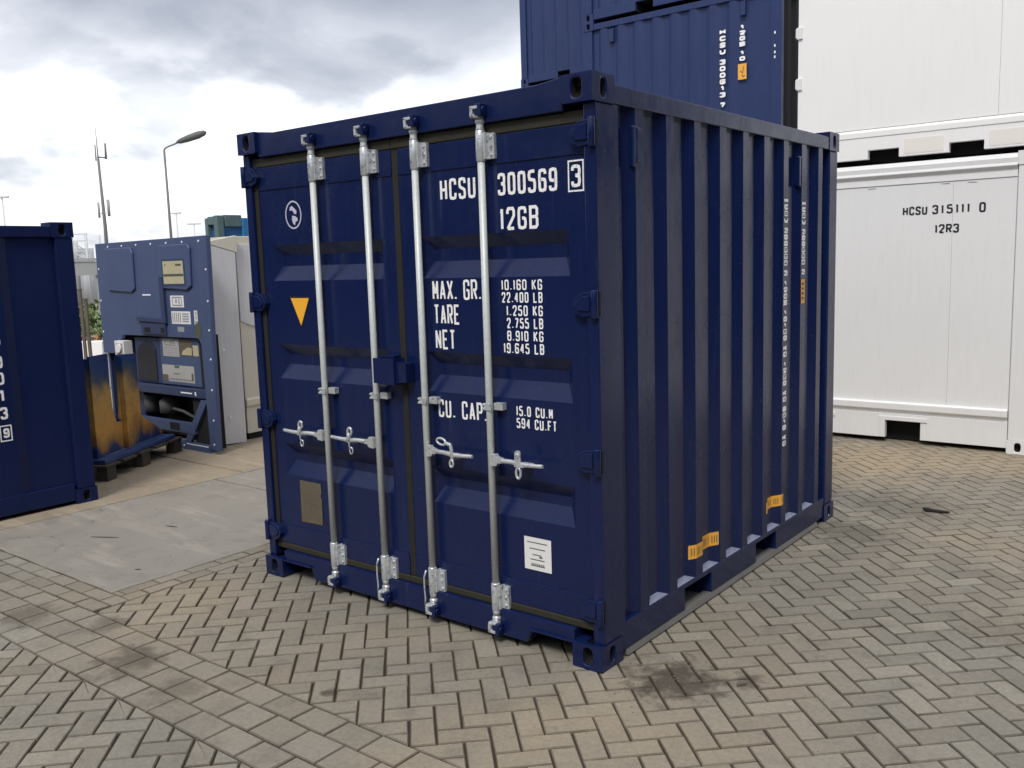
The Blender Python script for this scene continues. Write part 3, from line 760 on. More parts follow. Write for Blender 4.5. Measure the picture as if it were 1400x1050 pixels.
# door lettering
yD = 0.0545
Pd = lambda u, v, o_=0: (u, yD-0.0015-o_, v)
T = 0.0145
mb = MB(); text(mb, 'HCSU', 1.520, 2.150, 0.225, 0.102, T, Pd)
mb.build('serial_lettering', 'worn_letter', dR); mb = MB()
text(mb, '300569', 1.880, 2.150, 0.335, 0.102, T, Pd)
mb.build('serial_lettering', 'worn_letter', dR); mb = MB()
text(mb, '12GB', 1.887, 1.992, 0.220, 0.104, T, Pd)
mb.build('size_lettering', 'worn_letter', dR); mb = MB()
glyph(mb, '3', 2.289, 2.158, 0.050, 0.096, T, Pd)
frame_rect(mb, 2.276, 2.352, 2.143, 2.270, 0.007, Pd, 0.0008)
mb.build('check_digit', 'worn_letter', dR); mb = MB()
text(mb, 'MAX. GR.', 1.442, 1.672, 0.318, 0.098, 0.0115, Pd, 0.2)
text(mb, 'TARE', 1.446, 1.552, 0.170, 0.098, 0.0115, Pd, 0.2)
text(mb, 'NET', 1.450, 1.428, 0.132, 0.098, 0.0115, Pd, 0.22)
mb.build('weight_heading', 'worn_letter', dR); mb = MB()
text(mb, 'CU. CAP.', 1.450, 1.084, 0.318, 0.092, 0.0115, Pd, 0.28)
mb.build('capacity_heading', 'worn_letter', dR); mb = MB()
for q in (('10.160 KG', 1.882, 1.718, 0.236), ('22.400 LB', 1.882, 1.660, 0.236), ('1.250 KG', 1.908, 1.599, 0.210), ('2.755 LB', 1.908, 1.541, 0.210), ('8.910 KG', 1.908, 1.482, 0.210), ('19.645 LB', 1.885, 1.424, 0.235),
                    None, ('15.0 CU.M', 1.948, 1.130, 0.212), ('594 CU.FT', 1.948, 1.072, 0.232)):
    if q is None: mb.build('weight_figures', 'worn_letter', dR); mb = MB(); continue
    s, x, z, w_ = q
    text(mb, s, x, z, w_, 0.049, 0.0075, Pd, 0.3)
mb.build('capacity_figures', 'worn_letter', dR)
# round emblem
mb = MB(); cx0, cz0 = 0.400, 2.145
ring = [(cx0+0.066*math.cos(t*math.pi/18), cz0+0.074*math.sin(t*math.pi/18)) for t in range(36)]
ribbon(mb, ring, 0.0085, True, Pd, 0.0)
for poly in ([(-.028,.042),(-.008,.050),(.012,.036),(.030,.020),(.026,.002),(.008,.006),(.000,.018),(-.012,.026),(-.030,.024)],
             [(-.010,-.004),(.016,-.008),(.034,-.018),(.036,-.034),(.016,-.040),(.010,-.058),(-.004,-.050),(-.014,-.026)]):
    mb.add([Pd(cx0+a, cz0+b, 0) for a, b in poly], [list(range(len(poly)))])
mb.build('round_emblem', simple('faded_white_print', (0.55, 0.56, 0.68), 0.5), dL)
mb = MB()
mb.mat(0); mb.add([Pd(0.318,1.690,0), Pd(0.505,1.690,0), Pd(0.411,1.508,0)], [(0,1,2)])
mb.mat(1); mb.add([Pd(0.332,1.680,0.0006), Pd(0.491,1.680,0.0006), Pd(0.411,1.524,0.0006)], [(0,1,2)])
mb.build('warning_triangle', ['black', 'amber'], dL)
mb = MB(); mb.prism([(0.308,0.362),(0.495,0.366),(0.500,0.52),(0.493,0.528),(0.493,0.545),(0.500,0.553),(0.497,0.612),(0.311,0.612)], 'y', yD-0.004, yD-0.0005)
mb.mat(1); mb.add([Pd(0.318,0.604,0.004), Pd(0.324,0.606,0.004), Pd(0.42,0.555,0.004), Pd(0.415,0.551,0.004)], [(0,1,2,3)])
for i in range(9): mb.add([Pd(0.33,0.53-0.017*i,0.004), Pd(0.33+random.uniform(.1,.15),0.53-0.017*i,0.004), Pd(0.33+.1,0.533-0.017*i,0.004), Pd(0.33,0.533-0.017*i,0.004)], [(0,1,2,3)])
mb.build('data_plate', ['plate', 'rusty'], dL, 0.0006)
mb = MB(); mb.mat(0); rect(mb, 1.972, 2.130, 0.392, 0.552, Pd)
mb.mat(1)
for a, b, z in ((1.99,2.108,.527),(2.002,2.095,.497),(2.02,2.072,.468),(2.007,2.09,.444),(2.01,2.092,.414)): rect(mb, a, b, z-0.0025, z+0.0025, Pd, 0.0006)
rect(mb, 2.06, 2.078, 0.455, 0.464, Pd, 0.0012)
for i in range(7): rect(mb, 2.012+i*0.0115, 2.019+i*0.0115, 0.417, 0.426, Pd, 0.0006)
mb.build('notice_sticker', ['paper', 'ink'], dR)

# ---- locking bars
def make_bar(xc, hdir, ret):
    yb = 0.014
    mb = MB(); mb.tube([(xc, yb, 0.13), (xc, yb, 2.50)], 0.0172, 16)
    bar = mb.build('locking_bar', 'galv', main)
    # top and bottom bearing sleeves with their plates
    for s, (a, b) in ((1, (2.305, 2.448)), (-1, (0.158, 0.300))):
        mb = MB(); mb.tube([(xc, yb, a), (xc, yb, a+0.006), (xc, yb, b-0.006), (xc, yb, b)], [0.019, 0.0228, 0.0228, 0.019], 16)
        mb.box(xc+0.020, xc+0.030, yb-0.006, 0.05, a+0.01, b-0.012); mb.box(xc+0.0295, xc+0.066, 0.030, 0.050, a+0.012, b-0.016)
        for z in (a+0.03, (a+b)/2, b-0.034): mb.tube([(xc+0.049, 0.024, z), (xc+0.049, 0.031, z)], 0.0075, 10)
        mb.build('bar_bearing', 'cast', bar, 0.002)
    # cams
    for s, zt in ((1, 2.448), (-1, 0.158)):
        mb = MB()
        mb.tube([(xc, yb, zt), (xc, yb, zt+s*0.022), (xc, yb, zt+s*0.034), (xc, yb, zt+s*0.05)], [0.021, 0.015, 0.024, 0.02], 14)
        mb.box(xc-0.024, xc+0.020, yb-0.040, yb+0.006, min(zt+s*0.05, zt+s*0.066), max(zt+s*0.05, zt+s*0.066))
        mb.box(xc-0.022, xc-0.006, yb-0.046, yb-0.026, min(zt+s*0.055, zt+s*0.098), max(zt+s*0.055, zt+s*0.098))
        mb.box(xc-0.022, xc+0.022, yb-0.046, yb-0.030, min(zt+s*0.088, zt+s*0.102), max(zt+s*0.088, zt+s*0.102))
        mb.build('cam', 'cast', bar, 0.003)
        mb = MB(); z0 = zt+s*0.058; z1 = zt+s*0.112
        mb.box(xc+0.002, xc+0.040, -0.028, 0.018, min(z0,z1), max(z0,z1)); mb.box(xc-0.034, xc-0.024, -0.012, 0.018, min(z0,z1), max(z0,z1))
        mb.tube([(xc+0.02, -0.004, (z0+z1)/2), (xc+0.044, -0.004, (z0+z1)/2)], 0.016, 10)
        mb.build('cam_keeper', NV, bar, 0.004)
    # centre guide
    mb = MB(); z = 1.170
    mb.box(xc-0.024, xc+0.024, yb-0.021, yb-0.0175, z-0.017, z+0.017); mb.box(xc-0.024, xc-0.019, yb-0.02, 0.05, z-0.017, z+0.017)
    mb.box(xc+0.019, xc+0.074, 0.020, 0.052, z-0.016, z+0.018)
    for q in (-0.010, 0.010): mb.tube([(xc-0.021, yb-0.028, z+q), (xc-0.021, yb-0.019, z+q)], 0.006, 8)
    mb.build('bar_guide', 'cast', bar, 0.002)
    # handle
    zc = 0.918; s = hdir
    mb = MB(); yh = -0.006
    mb.prism([(xc+s*0.016, zc-0.030), (xc+s*0.052, zc-0.026), (xc+s*0.060, zc-0.012), (xc+s*0.085, zc-0.010), (xc+s*0.085, zc+0.012), (xc+s*0.055, zc+0.018), (xc+s*0.048, zc+0.030), (xc+s*0.016, zc+0.028)], 'y', yh-0.010, yh+0.014)
    path = [(xc+s*0.08, yh, zc+0.001), (xc+s*0.14, yh-0.004, zc+0.003), (xc+s*0.20, yh-0.012, zc-0.001), (xc+s*0.27, yh-0.018, zc+0.002), (xc+s*0.335, yh-0.02, zc+0.006)]
    mb.tube(path, [0.0125, 0.0115, 0.0135, 0.0105, 0.0095], 12)
    hd = mb.build('handle', 'cast', bar, 0.001)
    # retainer catch: hasp plate above, seal ring below
    mb = MB(); xr = xc+s*0.195
    def loop(cx_, cz_, rx, rz, r, tilt=0, y=-0.03):
        pts = []
        for i in range(16):
            a = 2*math.pi*i/16; u = rx*math.cos(a); v = rz*math.sin(a)
            pts.append((cx_+u*math.cos(tilt)-v*math.sin(tilt), y, cz_+u*math.sin(tilt)+v*math.cos(tilt)))
        return pts
    if ret == 'a':
        mb.tube(loop(xr+0.016, zc+0.050, 0.015, 0.020, 0.006, -0.3), 0.0072, 8, closed=True)
        mb.tube([(xr+0.010, -0.03, zc+0.034), (xr-0.004, -0.028, zc-0.004), (xr, 0.0, zc-0.016), (xr, 0.045, zc-0.016)], [0.012, 0.013, 0.010, 0.010], 10)
        mb.tube([(xr+0.004, -0.028, zc-0.012), (xr+0.008, -0.028, zc-0.04)], 0.004, 8); mb.tube(loop(xr+0.022, zc-0.055, 0.012, 0.018, 0.004), 0.004, 8, closed=True)
    elif ret == 'b':
        mb.tube(loop(xr-0.055, zc+0.062, 0.030, 0.016, 0.006, -0.15), 0.0062, 8, closed=True)
        mb.tube([(xr-0.03, -0.03, zc+0.058), (xr+0.005, -0.03, zc+0.05), (xr+0.010, -0.03, zc+0.03), (xr+0.010, -0.028, zc-0.02), (xr+0.01, 0.045, zc-0.02)], 0.0095, 10)
        mb.tube(loop(xr+0.008, zc-0.042, 0.011, 0.018, 0.005), 0.006, 8, closed=True)
    else:
        mb.prism([(xr-0.018, zc-0.012), (xr-0.014, zc+0.058), (xr-0.006, zc+0.066), (xr+0.010, zc+0.066), (xr+0.016, zc+0.056), (xr+0.018, zc-0.012)], 'y', -0.036, -0.026)
        mb.tube(loop(xr+0.002, zc-0.040, 0.013, 0.026, 0.006), 0.0065, 8, closed=True)
        mb.box(xr-0.02, xr+0.034, -0.032, 0.05, zc-0.012, zc-0.004); mb.tube(loop(xr+0.001, zc+0.042, 0.006, 0.009, 0.003, y=-0.038), 0.0035, 8, closed=True)
    mb.build('handle_catch', 'cast', hd, 0.0015)
    return bar
make_bar(0.630, -1, 'a'); make_bar(1.043, -1, 'a'); b3 = make_bar(1.396, 1, 'b'); make_bar(1.818, 1, 'c')
# hanging seal wires at the two middle bar feet
for xc in (1.043, 1.396):
    mb = MB(); mb.tube([(xc-0.018, -0.016, 0.285), (xc-0.030, -0.02, 0.25), (xc-0.031, -0.02, 0.19), (xc-0.027, -0.02, 0.135), (xc-0.032, -0.02, 0.10)], 0.0042, 8)
    mb.build('seal_wire', 'cast', [o for o in col.objects if o.name.startswith('locking_bar')][1 if xc < 1.2 else 2])

# ================================================================== GENERIC CORRUGATED CONTAINER (side wall faces local -y)
def box_container(name, loc, rz, label, L_, W_, H_, mat_, group=None, ncorr=8, first=0.25, pitch=0.285, pockets=((0.88,1.16),(1.83,2.11)), end_mat=None, slope=0.066, flat=0.072, depth=0.034, cat='shipping container'):
    t = thing(name, loc, label, cat, group, rz)
    for x, sx in ((0, 1), (L_, -1)):
        for y, sy in ((0, 1), (W_, -1)):
            for z in (0, H_-0.118): casting(t, x, y, z, sx, sy, mat_, W=0.178, D=0.162)
    for x0, x1 in ((0.008, 0.15), (L_-0.15, L_-0.008)):
        for y0, y1 in ((0.006, 0.10), (W_-0.10, W_-0.006)):
            MB().box(x0, x1, y0, y1, 0.118, H_-0.118).build('corner_post', mat_, t, 0.008)
    for y0, y1 in ((0.004, 0.06), (W_-0.06, W_-0.004)):
        MB().box(0.178, L_-0.178, y0, y1, H_-0.115, H_-0.03).build('top_rail', mat_, t, 0.006)
        mb = MB(); poly = [(0.178, 0.03)]
        for a, b in pockets: poly += [(a, 0.03), (a, 0.145), (b, 0.145), (b, 0.03)]
        poly += [(L_-0.178, 0.03), (L_-0.178, 0.17), (0.178, 0.17)]
        mb.prism(poly, 'y', y0+0.004, y1); mb.build('bottom_rail', mat_, t, 0.004)
    if pockets:
        mb = MB()
        for a, b in pockets: mb.add([(a,0.06,0.02),(a,W_-.06,0.02),(a,W_-.06,0.145),(a,0.06,0.145),(b,0.06,0.02),(b,W_-.06,0.02),(b,W_-.06,0.145),(b,0.06,0.145)], [(0,1,2,3),(4,5,6,7),(3,2,6,7)])
        mb.add([(0.1,0.1,0.16),(L_-.1,0.1,0.16),(L_-.1,W_-.1,0.16),(0.1,W_-.1,0.16)], [(0,1,2,3)])
        mb.build('fork_pocket', 'cavity', t)
    pr_ = corr_profile(0.14, L_-0.14, ncorr, first, pitch, slope, flat, depth, depth)
    pans = []
    for s, yo in ((1, 0.012), (-1, W_-0.012)):
        mb = MB(); corrugated(mb, pr_, 0.15, H_-0.10, lambda u, d, z: (u, yo+s*d, z)); pans.append(mb.build('side_panel', mat_, t))
    ep = corr_profile(0.09, W_-0.09, int((W_-0.4)/0.285), 0.2, 0.285, d0=0.036)
    for s, xo in ((1, 0.02), (-1, L_-0.02)):
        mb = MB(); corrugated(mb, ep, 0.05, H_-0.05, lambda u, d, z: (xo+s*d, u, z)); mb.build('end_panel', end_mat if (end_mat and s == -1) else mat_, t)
        mb = MB(); x0, x1 = (0.01, 0.1) if s == 1 else (L_-0.1, L_-0.01)
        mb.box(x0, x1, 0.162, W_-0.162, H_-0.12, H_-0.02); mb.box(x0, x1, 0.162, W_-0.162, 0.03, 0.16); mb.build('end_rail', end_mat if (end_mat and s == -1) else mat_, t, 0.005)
    mb = MB(); mb.box(0.06, L_-0.06, 0.06, W_-0.06, H_-0.06, H_-0.04); mb.build('roof_panel', mat_, t)
    t['_pan'] = 0; del t['_pan']
    return t, pans[0]

SG = 'navy containers stacked behind'
near_x, near_y = -3.15, 8.36
stackmid, pan = box_container('shipping_container', (near_x, near_y, 2.62), 0, 'navy corrugated container with white stacked lettering and yellow label, above the near container roof', 3.01, W, 2.62, 'navy_far', SG, end_mat='black', first=0.24)  # near-black end walls stand for the shade in the gap beside them
Pf = lambda u, v, o_=0: (u-near_x, 0.0095-o_, v-2.62)
mb = MB()
vtext(mb, 'HCSU 300613 7', -0.995, 4.79, 0.085, 0.068, 0.016, 0.024, Pf)
mb.build('side_lettering', 'letter', pan); mb = MB()
vtext(mb, '12GB 10', -0.715, 4.80, 0.08, 0.058, 0.013, 0.022, Pf)
for z in (4.60, 4.44, 4.36, 4.30): glyph(mb, 'I', -0.245, z, 0.03, 0.05, 0.018, lambda u, v, o_=0: (u-near_x, 0.001-o_, v-2.62))
mb.build('side_lettering', 'letter', pan)
mb = MB(); mb.mat(0); rect(mb, -0.735, -0.615, 4.11, 4.31, Pf, 0.001)
mb.mat(1); ribbon(mb, [(-0.70,4.22),(-0.67,4.19),(-0.655,4.27)], 0.012, False, Pf, 0.002); ribbon(mb, [(-0.68,4.17),(-0.66,4.14),(-0.64,4.16)], 0.012, False, Pf, 0.002)
mb.build('height_label', ['yellow', 'plate'], pan)
for x in (-2.70, -0.70):
    mb = MB(); mb.box(x-near_x, x-near_x+0.07, -0.008, 0.03, 4.91-2.62, 5.09-2.62); mb.build('vent_cover', 'navy_far', pan, 0.006)
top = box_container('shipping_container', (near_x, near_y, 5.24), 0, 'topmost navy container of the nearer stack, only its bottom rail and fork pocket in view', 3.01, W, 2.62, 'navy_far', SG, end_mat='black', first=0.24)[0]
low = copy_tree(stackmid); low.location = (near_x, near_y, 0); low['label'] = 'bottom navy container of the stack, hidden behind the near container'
for ch in [q for q in col.objects if q.parent and q.parent.parent == low and q.name.split('.')[0] in ('side_lettering', 'height_label')]: bpy.data.objects.remove(ch)
far = box_container('shipping_container', (-6.68, 11.45, 5.24), 0, 'navy container high in the farther stack, leftmost against the sky', 3.01, W, 2.62, 'navy_far', SG, first=0.24)[0]
for z, s in ((0, 'bottom'), (2.62, 'middle')):
    c = copy_tree(far); c.location = (-6.68, 11.45, z); c['label'] = '%s navy container of the farther stack, hidden behind the near container' % s


# small 8 ft container on the left
LX, LY = -2.72, 0.35-2.438
small, pan = box_container('storage_container', (LX, LY, 0), R(90), 'small dark navy container at the left edge with white digits down its side', 2.438, 2.2, 2.262, 'navy_small', None, ncorr=4, first=0.12, pitch=0.50, pockets=(), slope=0.075, flat=0.16, depth=0.03)
small.location = (LX, LY, 0)
Pl = lambda u, v, o_=0: (u-LY, 0.0105-o_, v)
mb = MB()
for ch, z in (('5', 1.335), ('9', 1.165), ('0', 1.04), ('1', 0.91), ('3', 0.775)):
    glyph(mb, ch, -0.335, z, 0.055, 0.095, 0.018, Pl)
glyph(mb, '9', -0.327, 0.632, 0.045, 0.075, 0.016, Pl); frame_rect(mb, -0.348, -0.268, 0.61, 0.725, 0.009, Pl, 0.001)
mb.build('side_lettering', 'letter', pan)

# ================================================================== WHITE REEFER CONTAINERS
def white_lower():
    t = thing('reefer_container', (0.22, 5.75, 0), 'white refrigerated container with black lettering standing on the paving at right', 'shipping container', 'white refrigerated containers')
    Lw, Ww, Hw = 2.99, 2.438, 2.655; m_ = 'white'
    for x, sx in ((0, 1), (Lw, -1)):
        for y, sy in ((0, 1), (Ww, -1)):
            for z in (0, Hw-0.118): casting(t, x, y, z, sx, sy, m_, W=0.178, D=0.162)
    MB().box(0.02, Lw-0.02, 0.045, Ww-0.045, 0.36, Hw-0.05).build('side_panel', m_, t, 0.004)
    # smooth outer sheet with lap seams
    mb = MB()
    for a, b in ((0.18, 2.298), (2.2995, Lw-0.18)): mb.box(a, b, 0.03, 0.0445, 0.375, 2.435)
    sh = mb.build('outer_sheet', m_, t, 0.0012)
    for x0, x1 in ((0.0, 0.178), (Lw-0.178, Lw)): MB().box(x0+0.006, x1-0.004, 0.008, 0.14, 0.118, Hw-0.118).build('corner_post', m_, t, 0.008)
    for x0, x1 in ((0.0, 0.178), (Lw-0.178, Lw)): MB().box(x0+0.006, x1-0.004, Ww-0.14, Ww-0.008, 0.118, Hw-0.118).build('corner_post', m_, t, 0.008)
    # top rail: rolled profile
    def prof_rail(pts, name, x0=0.18, x1=Lw-0.18):
        mb = MB(); mb.prism(pts, 'x', x0, x1); return mb.build(name, m_, t, 0.006, seg=3)
    prof_rail([(0.022,2.438),(0.026,2.500),(-0.004,2.535),(0.004,2.56),(0.000,2.60),(0.022,2.640),(0.08,2.640),(0.08,2.438)], 'top_rail')
    prof_rail([(0.020,0.395),(-0.004,0.385),(-0.004,0.325),(0.018,0.300),(0.024,0.285),(0.08,0.285),(0.08,0.395)], 'bottom_trim')
    mb = MB(); poly = [(0.178,0.045)]
    pk_ = ((0.91,1.22), (1.76,2.08))
    for a, b in pk_: poly += [(a,0.045),(a,0.215),(b,0.215),(b,0.045)]
    poly += [(Lw-0.178,0.045),(Lw-0.178,0.284),(0.178,0.284)]
    mb.prism(poly, 'y', 0.014, 0.07); mb.build('bottom_rail', m_, t, 0.003)
    for a, b in pk_:
        mb = MB(); mb.box(a-0.055, b+0.06, 0.004, 0.0135, 0.217, 0.255)
        mb.box(a-0.055, a-0.001, 0.004, 0.0135, 0.05, 0.217)
        mb.build('pocket_frame', m_, t, 0.002)
    MB().box(0.1, Lw-0.1, 0.16, 0.3, 0.01, 0.28).box(0.1, Lw-0.1, 0.2, Ww-0.2, 0.02, 0.04).build('underfloor', 'black', t)
    MB().box(0.02, Lw-0.02, Ww-0.045, Ww-0.02, 0.05, Hw-0.04).build('side_panel', m_, t)
    P = lambda u, v, o_=0: (u-0.22, 0.0285-o_, v)
    mb = MB()
    text(mb, 'HCSU', 2.088, 2.152, 0.215, 0.080, 0.0155, P, 0.2); text(mb, '315111', 2.345, 2.152, 0.315, 0.084, 0.0155, P, 0.45)
    glyph(mb, '0', 2.735, 2.148, 0.054, 0.090, 0.0165, P)
    text(mb, '12R3', 2.372, 1.978, 0.205, 0.082, 0.0155, P, 0.2)
    mb.build('side_lettering', 'letter_black', sh)
    mb = MB(); 
    for x, z in ((0.6, 2.43), (1.55, 2.428), (2.2, 2.43), (2.42, 2.426)): mb.box(x, x+0.07, 0.024, 0.029, z-0.008, z+0.002)
    mb.build('seam_rivet', 'grey_sheet', sh)
white_lower()
c_ = copy_tree([q for q in col.objects if q.name == 'reefer_container'][0]); c_.location = (3.32, 5.75, 0); c_['label'] = 'added white refrigerated container, out of view at right, for the navy side to reflect'  # unseen extra container, added so the navy paint reflects something white
def white_upper():
    t = thing('reefer_container', (1.06, 5.75, 2.695), 'bright white refrigerated container stacked on top of the other white one', 'shipping container', 'white refrigerated containers')
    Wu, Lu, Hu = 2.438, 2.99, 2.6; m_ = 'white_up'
    for x, sx in ((0, 1), (Wu, -1)):
        for y, sy in ((0, 1), (Lu, -1)):
            for z in (-0.035, Hu-0.118): casting(t, x, y, z, sx, sy, m_)
    MB().box(0.012, Wu-0.012, 0.03, Lu-0.02, 0.20, Hu-0.02).build('end_wall', m_, t, 0.01)
    mb = MB()
    for a, b in ((0.02, 1.80), (1.802, Wu-0.02)): mb.box(a, b, 0.018, 0.0295, 0.28, Hu-0.2)
    sh = mb.build('outer_sheet', m_, t, 0.0015)
    MB().prism([(0.0,0.20),(0.0,0.255),(0.02,0.275),(0.06,0.275),(0.06,0.20)], 'x', 0.02, Wu-0.02).build('bottom_trim', m_, t, 0.006)
    mb = MB(); pk_ = ((0.705, 0.985), (1.415, 1.70)); poly = [(0.162, 0.0)]
    for a, b in pk_: poly += [(a,0.0),(a,0.082),(b,0.082),(b,0.0)]
    poly += [(Wu-0.162,0.0),(Wu-0.162,0.199),(0.162,0.199)]
    mb.prism(poly, 'y', 0.006, 0.07); mb.build('bottom_rail', m_, t, 0.003)
    for a, b in ((1.03, 1.37), (1.74, 2.26)): MB().box(a, b, 0.0035, 0.0055, 0.02, 0.155).build('rail_cover', 'cream_rail', t, 0.001)
    MB().box(0.1, Wu-0.1, 0.2, 0.4, -0.02, 0.19).box(0.05, Wu-0.05, 0.3, Lu-0.2, -0.028, -0.01).build('underfloor', 'black', t)
    for z in (1.20, 0.72):
        mb = MB(); mb.box(0.008, 0.062, 0.0, 0.019, z, z+0.11); mb.box(0.0, 0.02, -0.006, 0.02, z+0.01, z+0.10); mb.build('hinge', 'white', t, 0.004)
    return t
white_upper()

# ================================================================== BLUE REFRIGERATION UNIT
UX0, UX1, UY = -5.50, -3.39, 1.95
unit = thing('refrigeration_unit', (UX0, UY, 0), 'dull blue refrigeration unit with stickers and open machinery bays, behind the ochre bracket', 'refrigeration unit')
Uo = lambda x: x-UX0
mb = MB()
# face sheet with the stepped opening: polygons in x,z around the machinery bay (bay: x -5.2..-3.47, z .05..1.17)
mb.prism([(Uo(UX0),0.96),(Uo(-5.27),0.96),(Uo(-5.06),1.175),(Uo(-3.60),1.175),(Uo(-3.55),1.12),(Uo(-3.53),0.05),(Uo(UX1),0.03),(Uo(-3.33),2.19),(Uo(-5.48),2.18)], 'y', 0.0, 0.05)
body = mb.build('front_panel', 'unit_blue', unit, 0.004)
mb = MB(); mb.box(Uo(UX0), Uo(UX0)+0.04, 0.051, 0.50, 0.0, 2.15); mb.box(Uo(-3.85), Uo(-3.81), 0.051, 0.50, 0.0, 2.15); mb.box(0.041, Uo(-3.851), 0.051, 0.50, 2.11, 2.15)
mb.box(0.041, Uo(-3.851), 0.46, 0.50, 0.0, 2.10); mb.build('housing', 'unit_dark', unit)
mb = MB()
def ledge_plate(x0, x1, z0, z1, d=0.022):
    mb.box(Uo(x0), Uo(x1), -d, -0.0005, z0, z1)
mb.prism([(Uo(-5.24),1.66),(Uo(-4.76),1.64),(Uo(-4.69),1.68),(Uo(-4.68),2.06),(Uo(-4.72),2.12),(Uo(-5.24),2.12)], 'y', -0.022, -0.0005)
mb.build('hatch', 'unit_blue', unit, 0.012, seg=3)
mb = MB(); mb.prism([(Uo(-4.16),1.68),(Uo(-3.70),1.66),(Uo(-3.62),1.70),(Uo(-3.60),2.08),(Uo(-3.64),2.12),(Uo(-4.16),2.12)], 'y', -0.025, -0.0005)
h2 = mb.build('hatch', 'unit_blue', unit, 0.012, seg=3)
mb = MB(); Pu = lambda u, v, o_=0: (Uo(u), -0.0262-o_, v)
mb.mat(0); rect(mb, -4.115, -3.70, 1.70, 1.975, Pu); mb.mat(1); rect(mb, -4.095, -3.725, 1.725, 1.955, Pu, 0.001)
mb.mat(2); rect(mb, -3.86, -3.76, 1.905, 1.925, Pu, 0.002); rect(mb, -4.06, -4.04, 1.91, 1.925, Pu, 0.002); rect(mb, -4.09, -3.73, 1.80, 1.825, Pu, 0.0015)
mb.build('notice_panel', ['unit_dark', 'cream_paper', 'olive_smear'], h2)
mb = MB(); mb.prism([(Uo(-4.68),1.34),(Uo(-4.12),1.32),(Uo(-4.12),1.80),(Uo(-4.19),1.80),(Uo(-4.19),1.36),(Uo(-4.68),1.38)], 'y', -0.03, -0.0005)
mb.box(Uo(-4.62), Uo(-4.15), -0.02, -0.0005, 1.20, 1.315)
mb.mat(1); mb.box(Uo(-4.56), Uo(-4.44), -0.021, -0.0203, 1.215, 1.27); mb.box(Uo(-4.24), Uo(-4.17), -0.021, -0.0203, 1.215, 1.27)
mb.mat(2); mb.box(Uo(-4.57), Uo(-4.41), -0.004, -0.0005, 1.605, 1.62)
mb.build('access_cover', ['unit_dark', 'black', 'letter'], unit, 0.003)
# stickers
Ps = lambda u, v, o_=0: (Uo(u), -0.0015-o_, v)
mb = MB()
mb.mat(0); rect(mb, -4.045, -3.80, 1.485, 1.605, Ps); rect(mb, -4.045, -3.70, 1.315, 1.445, Ps); rect(mb, -3.635, -3.575, 1.31, 1.455, Ps)
mb.mat(1); frame_rect(mb, -4.005, -3.84, 1.505, 1.585, 0.014, Ps, 0.001); glyph(mb, 'R', -3.955, 1.52, 0.035, 0.05, 0.012, Ps, 0.001); glyph(mb, '0', -3.90, 1.52, 0.03, 0.05, 0.01, Ps, 0.001)
for i in range(5): rect(mb, -4.03+i*0.035, -4.012+i*0.035, 1.33, 1.43, Ps, 0.001)
for i in range(4): rect(mb, -3.845, -3.73, 1.335+i*0.025, 1.35+i*0.025, Ps, 0.001)
for i, c in enumerate('308'): glyph(mb, c, -3.622, 1.41-i*0.045, 0.035, 0.035, 0.009, Ps, 0.001)
mb.mat(2)
mb.add([Ps(-3.585+0.062*math.cos(a*math.pi/12), 1.255+0.088*math.sin(a*math.pi/12), 0.0008) for a in range(24)], [list(range(24))])
mb.mat(3); rect(mb, -3.95, -3.83, 1.235, 1.285, Ps)
mb.build('sticker', ['paper', 'ink_light', 'olive_smear', 'ink_light'], body)
# machinery bay
mb = MB(); mb.box(Uo(-5.2), Uo(-3.86), 0.30, 0.34, 0.05, 1.2); mb.box(Uo(-3.86), Uo(-3.55), 0.05, 0.20, 0.02, 1.2); mb.build('bay_back', 'cavity', unit)
mb = MB(); mb.mat(0); mb.box(Uo(-5.60), Uo(-4.93), 0.12, 0.29, 0.02, 0.955); mb.box(Uo(-5.18), Uo(-4.93), 0.12, 0.29, 0.956, 1.14)
mb.build('side_cover', 'unit_dark', unit, 0.01)
mb = MB(); mb.box(Uo(-4.93), Uo(-4.41), 0.06, 0.29, 0.655, 1.155)
fb = mb.build('fan_housing', 'unit_dark', unit, 0.015)
mb = MB(); mb.prism([(Uo(-4.88),0.68),(Uo(-4.50),0.68),(Uo(-4.50),1.03),(Uo(-4.58),1.10),(Uo(-4.72),1.115),(Uo(-4.83),1.06),(Uo(-4.88),0.98)], 'y', 0.052, 0.0595); mb.build('fan_cover', simple('charcoal_panel', (0.016, 0.018, 0.026), 0.5), fb, 0.004)
mb = MB(); mb.box(Uo(-4.40), Uo(-3.66), 0.045, 0.19, 0.66, 1.165)
cb = mb.build('control_box', 'unit_blue', unit, 0.012)
Pc = lambda u, v, o_=0: (Uo(u), 0.0435-o_, v)
mb = MB(); mb.mat(0); rect(mb, -4.335, -4.03, 0.965, 1.155, Pc); rect(mb, -4.375, -3.78, 0.70, 0.875, Pc)
mb.mat(1); rect(mb, -4.02, -3.79, 0.98, 1.15, Pc); rect(mb, -4.375, -4.27, 0.70, 0.77, Pc, 0.001); rect(mb, -3.835, -3.80, 0.72, 0.80, Pc, 0.001)
mb.mat(2); mb.add([Pc(-3.985,.99,.001),Pc(-3.80,.99,.001),Pc(-3.795,1.065,.001),Pc(-3.87,1.07,.001),Pc(-3.96,1.03,.001)], [(0,1,2,3,4)]); rect(mb, -3.775, -3.675, 0.985, 1.095, Pc, 0.001)
mb.mat(3); rect(mb, -4.14, -4.05, 0.845, 0.872, Pc, 0.001)
mb.mat(4)
for i, c in enumerate('1 AC'): glyph(mb, c, -4.30+i*0.055, 1.10, 0.035, 0.035, 0.008, Pc, 0.001)
rect(mb, -4.29, -4.09, 1.082, 1.088, Pc, 0.001); rect(mb, -4.16, -4.05, 0.78, 0.79, Pc, 0.001)
